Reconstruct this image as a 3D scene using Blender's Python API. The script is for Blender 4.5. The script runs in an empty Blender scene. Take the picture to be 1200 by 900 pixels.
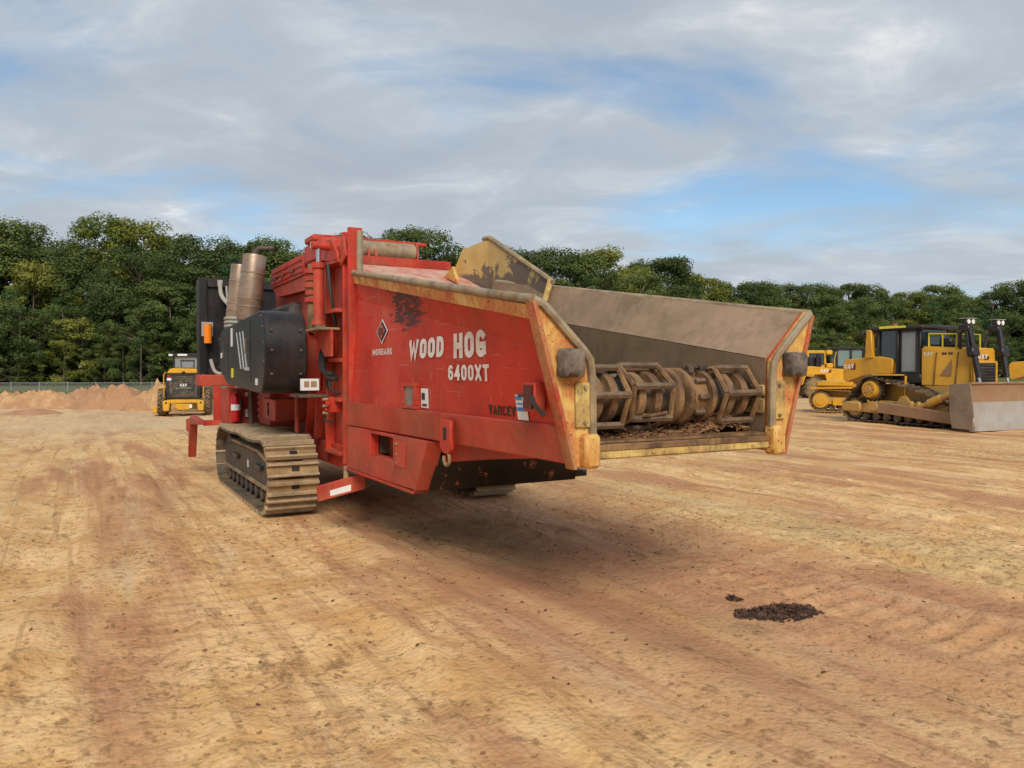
import bpy, bmesh, math, random
import numpy as np
from mathutils import Vector, Matrix, Euler
R = math.radians
random.seed(7)
scene = bpy.context.scene
COL = scene.collection

# ------------------------------------------------------------------ camera
cam_data = bpy.data.cameras.new('camera'); cam = bpy.data.objects.new('camera', cam_data); COL.objects.link(cam)
cam_data.sensor_width = 36.0; cam_data.lens = 27.0; cam_data.clip_start = 0.1; cam_data.clip_end = 3000
cam.location = (0, 0, 1.75); cam.rotation_euler = (R(90) - math.atan(15 / 900), 0, 0)
scene.camera = cam
# ------------------------------------------------------------------ light
SUN_AZ, SUN_EL = R(172), R(38)           # compass bearing measured from +Y clockwise
world = bpy.data.worlds.new('World'); scene.world = world; world.use_nodes = True
sun_data = bpy.data.lights.new('sun', 'SUN'); sun_data.energy = 2.1; sun_data.angle = R(26); sun_data.color = (1.0, 0.93, 0.82)
sun = bpy.data.objects.new('sun', sun_data); COL.objects.link(sun)
sdir = Vector((math.sin(SUN_AZ) * math.cos(SUN_EL), math.cos(SUN_AZ) * math.cos(SUN_EL), math.sin(SUN_EL)))
sun.rotation_euler = sdir.to_track_quat('Z', 'Y').to_euler(); sun.location = sdir * 100
scene.view_settings.view_transform = 'Standard'; scene.view_settings.look = 'None'
scene.view_settings.exposure = 0.55; scene.view_settings.gamma = 1.0; scene.view_settings.use_curve_mapping = False
scene.cycles.max_bounces = 5; scene.cycles.transparent_max_bounces = 6
scene.cycles.use_denoising = True

class NT:
    """tiny node-tree writer"""
    def __init__(s, tree): s.t = tree; s.n = tree.nodes; s.l = tree.links
    def new(s, typ, **kw):
        n = s.n.new(typ)
        for k, v in kw.items():
            if k == 'inp':
                for a, b in v.items():
                    if hasattr(b, 'is_output'): s.l.new(b, n.inputs[a])
                    else: n.inputs[a].default_value = b
            else: setattr(n, k, v)
        return n
    def math(s, op, a, b=0.0, c=None, clamp=False):
        n = s.n.new('ShaderNodeMath'); n.operation = op; n.use_clamp = clamp
        for i, x in enumerate((a, b) if c is None else (a, b, c)):
            if hasattr(x, 'is_output'): s.l.new(x, n.inputs[i])
            else: n.inputs[i].default_value = x
        return n.outputs[0]
    def noise(s, vec, scale, detail=4.0, rough=0.55, dist=0.0):
        n = s.new('ShaderNodeTexNoise', inp={'Vector': vec, 'Scale': scale, 'Detail': detail, 'Roughness': rough, 'Distortion': dist})
        return n.outputs['Fac']
    def ramp(s, fac, stops):
        n = s.n.new('ShaderNodeValToRGB'); s.l.new(fac, n.inputs[0]); e = n.color_ramp.elements
        while len(e) < len(stops): e.new(0.5)
        for el, (p, c) in zip(e, stops):
            el.position = p; el.color = (c, c, c, 1) if isinstance(c, (int, float)) else (*c, 1)
        return n.outputs[0]
    def mix(s, fac, a, b, blend='MIX'):
        n = s.n.new('ShaderNodeMix'); n.data_type = 'RGBA'; n.blend_type = blend
        for i, x in ((0, fac), (6, a), (7, b)):
            if hasattr(x, 'is_output'): s.l.new(x, n.inputs[i])
            elif i == 0: n.inputs[0].default_value = x
            else: n.inputs[i].default_value = (*x, 1) if len(x) == 3 else x
        return n.outputs[2]
    def mapping(s, vec, scale=(1, 1, 1), rot=(0, 0, 0), loc=(0, 0, 0)):
        n = s.new('ShaderNodeMapping', inp={'Vector': vec, 'Scale': scale, 'Rotation': rot, 'Location': loc}); return n.outputs[0]
    def bump(s, h, strength, dist=0.02, normal=None):
        n = s.new('ShaderNodeBump', inp={'Height': h, 'Strength': strength, 'Distance': dist})
        if normal is not None: s.l.new(normal, n.inputs['Normal'])
        return n.outputs[0]

# ------------------------------------------------------------------ sky: Nishita blue behind an even broken cloud cover
w = NT(world.node_tree); w.n.clear()
out = w.new('ShaderNodeOutputWorld'); bg = w.new('ShaderNodeBackground', inp={'Strength': 0.102}); w.l.new(bg.outputs[0], out.inputs[0])
sky = w.new('ShaderNodeTexSky', sky_type='NISHITA', sun_disc=False, sun_elevation=SUN_EL, sun_rotation=SUN_AZ, altitude=250, air_density=1.0, dust_density=1.2, ozone_density=1.0)
tc = w.new('ShaderNodeTexCoord'); sep = w.new('ShaderNodeSeparateXYZ', inp={0: tc.outputs['Generated']})
zz = w.math('ADD', w.math('MAXIMUM', sep.outputs[2], 0.0), 0.13)
pl = w.new('ShaderNodeCombineXYZ', inp={0: w.math('DIVIDE', sep.outputs[0], zz), 1: w.math('DIVIDE', sep.outputs[1], zz), 2: 0.0}).outputs[0]
pl1 = w.mapping(pl, scale=(0.75, 0.95, 1.0), rot=(0, 0, R(24)), loc=(2.53, 0.35, 0))
n1 = w.noise(pl1, 1.15, 7.0, 0.56, 0.35)
n2 = w.noise(w.mapping(pl, scale=(0.9, 1.2, 1), rot=(0, 0, R(30)), loc=(9.4, 4.2, 0)), 2.3, 7.0, 0.6, 0.5)
n3 = w.noise(w.mapping(pl, scale=(1.0, 1.2, 1), loc=(2.4, 7.9, 0)), 1.3, 5.0, 0.5, 0.3)
cover = w.ramp(n1, [(0.33, 0.15), (0.50, 1.0)])
shade = w.ramp(n2, [(0.28, (2.85, 3.30, 3.85)), (0.48, (3.30, 3.72, 4.2)), (0.62, (4.0, 4.36, 4.75)), (0.74, (5.8, 5.75, 5.7))])
shade2 = w.mix(w.ramp(n3, [(0.42, 0.0), (0.68, 0.55)]), shade, (2.5, 2.9, 3.4))
hz = w.ramp(sep.outputs[2], [(0.0, 0.30), (0.22, 0.0)])
sky2 = w.mix(1.0, sky.outputs[0], (0.72, 0.90, 0.96), 'MULTIPLY')
c1 = w.mix(cover, sky2, shade2)
w.l.new(w.mix(hz, c1, (4.5, 4.95, 5.35)), bg.inputs[0])

# ------------------------------------------------------------------ mesh helpers
class MB:
    def __init__(s): s.v = []; s.f = []
    def add(s, vs, fs):
        b = len(s.v); s.v += [tuple(p) for p in vs]; s.f += [tuple(i + b for i in f) for f in fs]; return s
    def bx(s, x0, x1, y0, y1, z0, z1):
        return s.add([(x0, y0, z0), (x1, y0, z0), (x1, y1, z0), (x0, y1, z0), (x0, y0, z1), (x1, y0, z1), (x1, y1, z1), (x0, y1, z1)],
                     [(3, 2, 1, 0), (4, 5, 6, 7), (0, 1, 5, 4), (1, 2, 6, 5), (2, 3, 7, 6), (3, 0, 4, 7)])
    def box(s, c, d, rot=(0, 0, 0)):
        m = Euler([R(a) for a in rot]).to_matrix(); b = len(s.v)
        MB.bx(s, -d[0] / 2, d[0] / 2, -d[1] / 2, d[1] / 2, -d[2] / 2, d[2] / 2)
        for i in range(b, len(s.v)): s.v[i] = tuple(m @ Vector(s.v[i]) + Vector(c))
        return s
    def prism(s, pts, ax, a0, a1):
        n = len(pts)
        def P(p, a): return (p[0], a, p[1]) if ax == 'y' else ((a, p[0], p[1]) if ax == 'x' else (p[0], p[1], a))
        return s.add([P(p, a0) for p in pts] + [P(p, a1) for p in pts],
                     [tuple(range(n)), tuple(range(2 * n - 1, n - 1, -1))] + [(i, i + n, (i + 1) % n + n, (i + 1) % n) for i in range(n)])
    def loft(s, secs, close=True, caps=True):
        n = len(secs[0]); vs = [p for q in secs for p in q]; fs = []
        for k in range(len(secs) - 1):
            for i in range(n if close else n - 1):
                j = (i + 1) % n; fs.append((k * n + i, k * n + j, (k + 1) * n + j, (k + 1) * n + i))
        if caps: fs += [tuple(range(n)), tuple(range(len(vs) - 1, len(vs) - n - 1, -1))]
        return s.add(vs, fs)
    def cyl(s, p0, p1, r0, r1=None, n=16):
        return s.tube([p0, p1], [r0, r0 if r1 is None else r1], n)
    def tube(s, pts, r, n=8):
        pts = [Vector(p) for p in pts]; rs = r if isinstance(r, (list, tuple)) else [r] * len(pts); secs = []; up = None
        for i, p in enumerate(pts):
            d = (pts[min(i + 1, len(pts) - 1)] - pts[max(i - 1, 0)]).normalized()
            if up is None: up = Vector((0, 0, 1)) if abs(d.z) < 0.9 else Vector((1, 0, 0))
            a = d.cross(up).normalized(); up = a.cross(d).normalized()
            secs.append([p + (a * math.cos(t) + up * math.sin(t)) * rs[i] for t in (2 * math.pi * k / n for k in range(n))])
        return s.loft(secs)
    def lathe(s, prof, o, axis, n=24):      # prof: (distance along axis, radius)
        o = Vector(o); d = Vector(axis).normalized()
        up = Vector((0, 0, 1)) if abs(d.z) < 0.9 else Vector((1, 0, 0)); a = d.cross(up).normalized(); b = a.cross(d)
        return s.loft([[o + d * h + (a * math.cos(t) + b * math.sin(t)) * r for t in (2 * math.pi * k / n for k in range(n))] for h, r in prof])
    def plate(s, pts, th):
        pts = [Vector(p) for p in pts]; nn = (pts[1] - pts[0]).cross(pts[2] - pts[0]).normalized() * th; n = len(pts)
        return s.add(pts + [p + nn for p in pts], [tuple(range(n)), tuple(range(2 * n - 1, n - 1, -1))] + [(i, i + n, (i + 1) % n + n, (i + 1) % n) for i in range(n)])
    def mesh(s, name, m, bev=0.0, sharp=38):
        me = bpy.data.meshes.new(name); bm = bmesh.new(); vs = [bm.verts.new(p) for p in s.v]
        for f in s.f:
            try: bm.faces.new([vs[i] for i in f])
            except ValueError: pass
        bmesh.ops.recalc_face_normals(bm, faces=bm.faces)
        if bev:
            es = [e for e in bm.edges if len(e.link_faces) == 2 and e.calc_face_angle(0) > 0.5]
            bmesh.ops.bevel(bm, geom=es, offset=bev, segments=1, affect='EDGES', clamp_overlap=True)
        bm.to_mesh(me); bm.free()
        me.polygons.foreach_set('use_smooth', [True] * len(me.polygons)); me.set_sharp_from_angle(angle=R(sharp))
        me.materials.append(m); return me
    def build(s, name, m, parent=None, bev=0.0, label=None, sharp=38):
        return link(name, s.mesh(name, m, bev, sharp), parent, label)
def link(name, me, parent=None, label=None):
    o = bpy.data.objects.new(name, me); COL.objects.link(o); o.parent = parent
    if label: o['label'] = label
    return o
def tag(o, label, cat=None, group=None, kind=None):
    o['label'] = label
    if cat: o['category'] = cat
    if group: o['group'] = group
    if kind: o['kind'] = kind
    return o
def thing(name, label, cat, loc=(0, 0, 0), rz=0.0, group=None, scale=1.0):
    o = bpy.data.objects.new(name, None); COL.objects.link(o); o.location = loc; o.rotation_euler = (0, 0, rz); o.empty_display_size = 0.2
    o.scale = (scale,) * 3
    return tag(o, label, cat, group)
def drape(me, fn):
    for v in me.vertices:
        d = v.co.y; q = Vector(fn(v.co.x, v.co.z)); q.y -= d; v.co = q
    return me
# block letters drawn as mitred strokes: each glyph is (width, [polylines]) on a 0..1 grid
def _rnd(a, b, rx=.5, ry=.27, cx=.5, lo=0., hi=1.):      # outline of a rounded letter from angle a to b (degrees, anticlockwise)
    o = []
    for k in range(25):
        t = R(a + (b - a) * k / 24); c, s = math.cos(t), math.sin(t); mid = hi - ry if s >= 0 else lo + ry
        o.append((cx + rx * c, mid + ry * s))
    return o
_O = _rnd(0, 360) + [_rnd(0, 0)[0]]
_O[-1] = _O[0]
GLYPH = {'O': (.66, [_O]), '0': (.60, [_O]), 'D': (.64, [[(0, 0), (.5, 0), (.8, .06), (.95, .18), (1, .34), (1, .66), (.95, .82), (.8, .94), (.5, 1), (0, 1), (0, 0)]]), 'W': (.98, [[(0, 1), (.25, 0), (.5, .8), (.75, 0), (1, 1)]]),
 'H': (.66, [[(0, 0), (0, 1)], [(1, 0), (1, 1)], [(0, .5), (1, .5)]]), 'G': (.66, [_rnd(38, 340)[:-1] + [(1, .12), (1, .42), (.62, .42)]]),
 '6': (.60, [_rnd(50, 180), [(0, .75), (0, .3)], _rnd(0, 360, .5, .29, .5, 0., .58)]), '4': (.62, [[(.78, 0), (.78, 1)], [(.72, 1), (0, .30), (1, .30)]]),
 'X': (.66, [[(0, 0), (1, 1)], [(0, 1), (1, 0)]]), 'T': (.62, [[(0, 1), (1, 1)], [(.5, 1), (.5, 0)]]), 'Y': (.66, [[(0, 1), (.5, .45), (1, 1)], [(.5, .5), (.5, 0)]]),
 'A': (.70, [[(0, 0), (.5, 1), (1, 0)], [(.2, .28), (.8, .28)]]), 'N': (.66, [[(0, 0), (0, 1), (.16, 1), (1, .0), (1, 1)]]), 'n': (.66, [[(0, 0), (0, 1), (.84, 1), (1, .84), (1, 0)]]), 'C': (.62, [_rnd(40, 320)]),
 'E': (.56, [[(1, 1), (0, 1), (0, 0), (1, 0)], [(0, .5), (.85, .5)]]), 'M': (.84, [[(0, 0), (0, 1), (.5, .25), (1, 1), (1, 0)]]), 'R': (.62, [[(0, 0), (0, 1), (.84, 1), (1, .86), (1, .6), (.84, .46), (0, .46)], [(.5, .46), (1, 0)]]),
 'B': (.62, [[(0, 0), (.84, 0), (1, .14), (1, .4), (.84, .52), (0, .52)], [(0, .52), (.8, .52), (.95, .64), (.95, .88), (.8, 1), (0, 1), (0, 0)]]), 'K': (.64, [[(0, 0), (0, 1)], [(1, 1), (.1, .45)], [(.3, .6), (1, 0)]])}
def text_mesh(txt, m, width, height, offset=0.0, shear=0.0, thick=.20, gap=.20):
    vs, fs = [], []; x = 0.0; lay = 0
    for ch in txt:
        if ch == ' ': x += .35; continue
        w_, lines = GLYPH[ch]; h = thick / 2
        for ln in lines:
            P = [Vector((x + h + p[0] * (w_ - thick if w_ > thick else 0), h + p[1] * (1 - thick))) for p in ln]; closed = (P[0] - P[-1]).length < 1e-6; n = len(P); b = len(vs); lay += 1
            for i in range(n):
                a = P[i - 1] if i > 0 else (P[-2] if closed else None); c = P[i + 1] if i < n - 1 else (P[1] if closed else None)
                d1 = (P[i] - a).normalized() if a is not None else None; d2 = (c - P[i]).normalized() if c is not None else None
                p = P[i].copy()
                if d1 is None: p -= d2 * h; d1 = d2
                elif d2 is None: p += d1 * h; d2 = d1
                n1 = Vector((-d1.y, d1.x)); n2 = Vector((-d2.y, d2.x)); mt = (n1 + n2); mt = mt.normalized() if mt.length > 1e-6 else n1; k = h / max(.45, mt.dot(n1))
                for s in (-1, 1): q = p + mt * k * s; vs.append((q.x + shear * q.y, .0004 * (lay % 2), q.y))
            for i in range(n - 1): fs.append((b + 2 * i, b + 2 * i + 2, b + 2 * i + 3, b + 2 * i + 1))
        x += w_ + gap
    a = np.array(vs); lo = a.min(0); hi = a.max(0)
    me = bpy.data.meshes.new('word'); me.from_pydata([((v[0] - lo[0]) / (hi[0] - lo[0]) * width, v[1], (v[2] - lo[2]) / (hi[2] - lo[2]) * height) for v in vs], [], fs); me.materials.append(m); return me

# ------------------------------------------------------------------ materials
def base_mat(name):
    m = bpy.data.materials.new(name); m.use_nodes = True; t = NT(m.node_tree)
    p = m.node_tree.nodes['Principled BSDF']; return m, t, p
def coords(t, rnd=True):
    tc = t.new('ShaderNodeTexCoord').outputs['Object']
    if not rnd: return tc
    oi = t.new('ShaderNodeObjectInfo').outputs['Random']
    return t.new('ShaderNodeVectorMath', operation='ADD', inp={0: tc, 1: t.new('ShaderNodeCombineXYZ', inp={0: t.math('MULTIPLY', oi, 37.0), 1: t.math('MULTIPLY', oi, 11.0), 2: 0.0}).outputs[0]}).outputs[0]
def paint(name, base, second=None, amt=0.45, dust=(0.42, 0.27, 0.14), dust_amt=0.35, rough=0.5, scale=2.0, metal=0.0, bump=0.12, chip=None, chip_lo=0.64, rnd=True, streak=0.3):
    """worn painted or bare metal: two tones of base, a dust film in uneven patches and streaks, chips"""
    m, t, p = base_mat(name); v = coords(t, rnd)
    second = second or tuple(c * 0.62 for c in base)
    c = t.mix(t.ramp(t.noise(v, scale, 7, 0.65), [(0.42, 0.0), (0.62, min(1.0, amt * 2))]), base, second)
    nd = t.noise(v, scale * 0.55, 8, 0.68, 0.4)
    ns = t.noise(t.mapping(v, scale=(5, 5, 0.35)), scale * 2.0, 4, 0.6)
    film = t.math('MULTIPLY', t.ramp(nd, [(0.43, 0.0), (0.53, 0.65), (0.66, 1.0)]), dust_amt)
    film = t.math('MULTIPLY', film, t.ramp(t.noise(v, scale * 9, 5, 0.7), [(0.35, 0.55), (0.6, 1.15)]))
    film = t.math('ADD', film, t.math('MULTIPLY', t.ramp(ns, [(0.5, 0.0), (0.66, 1.0)]), dust_amt * streak), clamp=True)
    c = t.mix(film, c, dust)
    rg = t.math('ADD', t.math('MULTIPLY', film, 0.35), rough, clamp=True)
    if chip:
        nc = t.noise(v, scale * 5.5, 7, 0.7, 0.2)
        k = t.ramp(nc, [(chip_lo, 0.0), (chip_lo + 0.03, 1.0)]); c = t.mix(k, c, chip)
    nf = t.noise(v, scale * 30, 3, 0.6)
    t.l.new(t.bump(t.math('ADD', t.math('MULTIPLY', nf, 0.25), t.noise(v, scale * 4, 5, 0.6)), bump, 0.012), p.inputs['Normal'])
    t.l.new(c, p.inputs['Base Color']); t.l.new(rg, p.inputs['Roughness']); p.inputs['Metallic'].default_value = metal
    p.inputs['Specular IOR Level'].default_value = 0.4
    return m
def plain(name, col, rough=0.6, metal=0.0, spec=0.4):
    m, t, p = base_mat(name); v = coords(t)
    c = t.mix(t.ramp(t.noise(v, 6.0, 5, 0.6), [(0.3, 0.0), (0.75, 0.5)]), col, tuple(x * 0.7 for x in col))
    t.l.new(c, p.inputs['Base Color']); p.inputs['Roughness'].default_value = rough; p.inputs['Metallic'].default_value = metal; p.inputs['Specular IOR Level'].default_value = spec
    return m
CLAY = (0.40, 0.25, 0.12)
M = {}
M['black'] = paint('black_steel', (0.007, 0.007, 0.009), (0.016, 0.015, 0.016), dust=(0.16, 0.11, 0.09), dust_amt=0.14, rough=0.36, scale=1.4)
M['rubber'] = paint('tyre_rubber', (0.035, 0.034, 0.033), dust=CLAY, dust_amt=0.75, rough=0.85, scale=3.0)
M['white'] = plain('white_vinyl', (0.78, 0.77, 0.74), 0.45)
M['decal'] = paint('worn_white_decal', (.80, .78, .74), (.66, .62, .57), .6, dust=(.55, .26, .18), dust_amt=.45, rough=.5, scale=5, chip=(.46, .05, .025), chip_lo=.62, rnd=False)
M['blackvinyl'] = plain('black_vinyl', (0.012, 0.012, 0.013), 0.5)
M['bluevinyl'] = plain('blue_vinyl', (0.05, 0.20, 0.55), 0.45)
M['hivis'] = plain('yellow_vinyl', (0.75, 0.70, 0.03), 0.45)
M['amber'] = plain('amber_plastic', (0.85, 0.22, 0.01), 0.25)
M['glass'] = plain('dark_glass', (0.02, 0.03, 0.032), 0.08, 0.0, 0.9)
M['chrome'] = plain('bright_rod', (0.55, 0.55, 0.56), 0.2, 0.9)
# =================================================================== wood grinder (local x = towards the infeed, y = across, z = up)
DUST = (0.46, 0.33, 0.20)
M['red'] = paint('grinder_red_paint', (0.54, 0.032, 0.014), (0.38, 0.023, 0.012), 0.5, dust=(0.44, 0.17, 0.09), dust_amt=0.22, rough=0.42, scale=1.1, chip=(0.12, 0.05, 0.03), chip_lo=0.71)
M['red2'] = paint('grinder_red_frame_paint', (0.50, 0.032, 0.015), (0.30, 0.021, 0.011), 0.5, dust=(0.40, 0.18, 0.09), dust_amt=0.34, rough=0.5, scale=1.8, chip=(0.10, 0.05, 0.03), chip_lo=0.69)
M['rail'] = paint('worn_rail_steel', (0.30, 0.24, 0.16), (0.17, 0.12, 0.08), 0.6, dust=(0.50, 0.33, 0.12), dust_amt=0.35, rough=0.55, scale=5, chip=(0.34, 0.05, 0.02), chip_lo=0.62, bump=0.3)
M['yellowrust'] = paint('worn_yellow_over_red_paint', (0.66, 0.44, 0.13), (0.58, 0.30, 0.07), 0.8, dust=(0.44, 0.05, 0.02), dust_amt=0.80, rough=0.5, scale=5.5, chip=(0.13, 0.06, 0.03), chip_lo=0.61, bump=0.25)
M['yellowworn'] = paint('worn_pale_yellow_paint', (0.62, 0.44, 0.14), (0.56, 0.34, 0.10), 0.7, dust=(0.15, 0.09, 0.05), dust_amt=0.85, rough=0.5, scale=4.5, chip=(0.15, 0.08, 0.04), chip_lo=0.62, bump=0.25)
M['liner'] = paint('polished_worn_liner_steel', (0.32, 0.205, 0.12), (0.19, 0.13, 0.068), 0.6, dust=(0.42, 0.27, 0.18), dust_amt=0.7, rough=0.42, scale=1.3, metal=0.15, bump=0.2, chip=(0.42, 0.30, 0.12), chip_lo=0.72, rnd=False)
M['liner_low'] = paint('grimy_shaded_lower_liner_steel', (0.165, 0.115, 0.06), (0.10, 0.075, 0.042), 0.8, dust=(0.24, 0.15, 0.09), dust_amt=0.7, rough=0.5, scale=1.6, bump=0.25, rnd=False)  # lower plates: grime and the shade inside the hopper, both in the colour
M['grouser'] = paint('scuffed_grouser_steel', (0.34, 0.26, 0.17), (0.22, 0.16, 0.10), 0.7, dust=(0.50, 0.34, 0.17), dust_amt=0.6, rough=0.55, scale=6, bump=0.3)
M['mudsteel'] = paint('mud_caked_track_steel', (0.15, 0.115, 0.08), (0.07, 0.055, 0.04), 0.8, dust=(0.42, 0.26, 0.115), dust_amt=0.85, rough=0.7, scale=3.5, bump=0.4)
M['flange'] = paint('red_flange_worn_to_steel', (0.42, 0.05, 0.025), (0.30, 0.10, 0.05), 0.8, dust=(0.50, 0.30, 0.12), dust_amt=0.6, rough=0.5, scale=5, chip=(0.16, 0.09, 0.05), chip_lo=0.62)
M['mudplate'] = paint('ochre_mud_on_steel', (0.42, 0.27, 0.12), (0.27, 0.17, 0.08), 0.8, dust=(0.10, 0.07, 0.05), dust_amt=0.5, rough=0.8, scale=4, bump=0.5)
M['darksteel'] = paint('dark_greasy_steel', (0.055, 0.043, 0.035), (0.028, 0.023, 0.02), 0.6, dust=(0.24, 0.15, 0.08), dust_amt=0.5, rough=0.6, scale=3, bump=0.3)
M['drumsteel'] = paint('bark_stained_drum_steel', (0.17, 0.085, 0.04), (0.06, 0.034, 0.02), 0.9, dust=(0.38, 0.22, 0.09), dust_amt=0.55, rough=0.55, scale=5, bump=0.35)
M['barsteel'] = paint('scuffed_bar_steel', (0.19, 0.125, 0.08), (0.09, 0.058, 0.038), 0.8, dust=(0.32, 0.22, 0.13), dust_amt=0.4, rough=0.45, metal=.3, scale=6, bump=0.3)
M['blackpan'] = paint('black_belly_paint', (0.006, 0.005, 0.005), (0.012, 0.010, 0.009), 0.5, dust=(0.03, 0.02, 0.016), dust_amt=0.5, rough=0.4, scale=1.3, chip=(0.30, 0.12, 0.06), chip_lo=0.60, bump=0.2)
M['muffler'] = paint('heat_browned_muffler_steel', (0.36, 0.27, 0.20), (0.25, 0.17, 0.12), 0.6, dust=(0.30, 0.18, 0.11), dust_amt=0.4, rough=0.38, metal=0.55, scale=3)
M['engine'] = paint('engine_black_parts', (0.018, 0.018, 0.018), (0.05, 0.045, 0.04), 0.5, dust=(0.16, 0.11, 0.07), dust_amt=0.4, rough=0.55, scale=5)
M['hose'] = plain('black_hose_rubber', (0.03, 0.028, 0.026), 0.5)
M['greyhose'] = plain('pale_braided_hose', (0.38, 0.36, 0.31), 0.6)
M['orangeprimer'] = paint('orange_emblem_vinyl', (0.7, 0.10, 0.03), rough=0.5)

# wall paint: the red paint plus the dark scrape left by a log beside the lettering
def scraped_red():
    m, t, p = base_mat('scraped_red_wall_paint'); v = coords(t, False)
    base = t.mix(t.ramp(t.noise(v, 1.1, 6, 0.6), [(0.42, 0.0), (0.62, 1.0)]), (0.56, 0.034, 0.015), (0.40, 0.024, 0.012))
    film = t.math('MULTIPLY', t.ramp(t.noise(v, 0.8, 8, 0.68, 0.4), [(0.43, 0.0), (0.64, 1.0)]), 0.20)
    c = t.mix(film, base, (0.50, 0.20, 0.11))
    fine = t.ramp(t.noise(t.mapping(v, scale=(0.6, 1, 5), rot=(0, R(16), 0)), 9, 5, 0.6), [(0.62, 0.0), (0.66, 0.5)])
    c = t.mix(fine, c, (0.17, 0.03, 0.018))
    fine2 = t.ramp(t.noise(t.mapping(v, scale=(4, 1, 0.8), rot=(0, R(-30), 0)), 5, 4, 0.6), [(0.64, 0.0), (0.68, 0.5)])
    c = t.mix(fine2, c, (0.58, 0.25, 0.17))
    run = t.math('MULTIPLY', t.ramp(t.noise(t.mapping(v, scale=(7, 1, .5)), 2.2, 6, .65), [(.52, 0.), (.66, 1.)]), t.ramp(t.noise(v, 1.7, 4, .6), [(.4, .1), (.62, .55)]))
    c = t.mix(run, c, (0.34, 0.095, 0.05))
    scr = t.ramp(t.noise(t.mapping(v, scale=(.25, 1, 9), rot=(0, R(9), 0)), 6, 4, .55, .3), [(.66, 0.), (.70, .35)])
    c = t.mix(scr, c, (0.66, 0.34, 0.25))
    d = t.new('ShaderNodeVectorMath', operation='SUBTRACT', inp={0: v, 1: (2.86, -0.95, 2.36)}).outputs[0]
    d = t.mapping(d, scale=(1.15, 0.3, 2.6), rot=(0, R(-24), 0))
    r = t.new('ShaderNodeVectorMath', operation='LENGTH', inp={0: d}).outputs['Value']
    ring = t.ramp(r, [(0.35, 1.0), (1.0, 0.0)])
    st = t.noise(t.mapping(v, scale=(.55, 1, 4.2), rot=(0, R(42), 0)), 6.0, 5, 0.62, 1.0)
    k = t.ramp(t.math('ADD', t.math('MULTIPLY', ring, 0.32), st), [(0.72, 0.0), (0.79, 0.92)])
    c = t.mix(k, c, (0.045, 0.022, 0.018))
    t.l.new(t.bump(t.noise(v, 3.0, 5, 0.6), 0.16, 0.02), p.inputs['Normal'])
    t.l.new(c, p.inputs['Base Color']); p.inputs['Roughness'].default_value = 0.55; p.inputs['Specular IOR Level'].default_value = 0.3
    return m
M['wallred'] = scraped_red()

G = thing('wood_grinder', 'large red tracked wood grinder with open yellow-edged infeed hopper facing the camera', 'wood grinder', (-1.528, 10.034, 0), math.atan2(-0.871, 0.49))
def lerp(a, b, t): return a + (b - a) * t
XF, XR = 5.5, 1.12
def osec(x):       # outer skin of the hopper wall at x: rail, crease, top as (|y|, z)
    t = (XF - x) / (XF - XR)
    return (lerp(0.972, 0.94, t), 1.40), (lerp(1.082, 0.868, t), lerp(1.885, 2.55, t)), (lerp(1.205, 0.90, t), lerp(2.17, 2.84, t))
def isec(x):
    t = (XF - x) / (XF - XR)
    return (lerp(0.80, 0.82, t), 1.20), (lerp(0.81, 0.83, t), lerp(1.84, 2.49, t)), (lerp(1.165, 0.865, t), lerp(2.18, 2.85, t))
def wall_point(x, z, off=0.006):
    a, b, c = osec(x)
    y = lerp(a[0], b[0], (z - a[1]) / (b[1] - a[1])) if z < b[1] else lerp(b[0], c[0], (z - b[1]) / (c[1] - b[1]))
    return Vector((x, -y - off, z))
XS = [XF - (XF - XR) * k / 10 for k in range(11)]
walls = []
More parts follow.
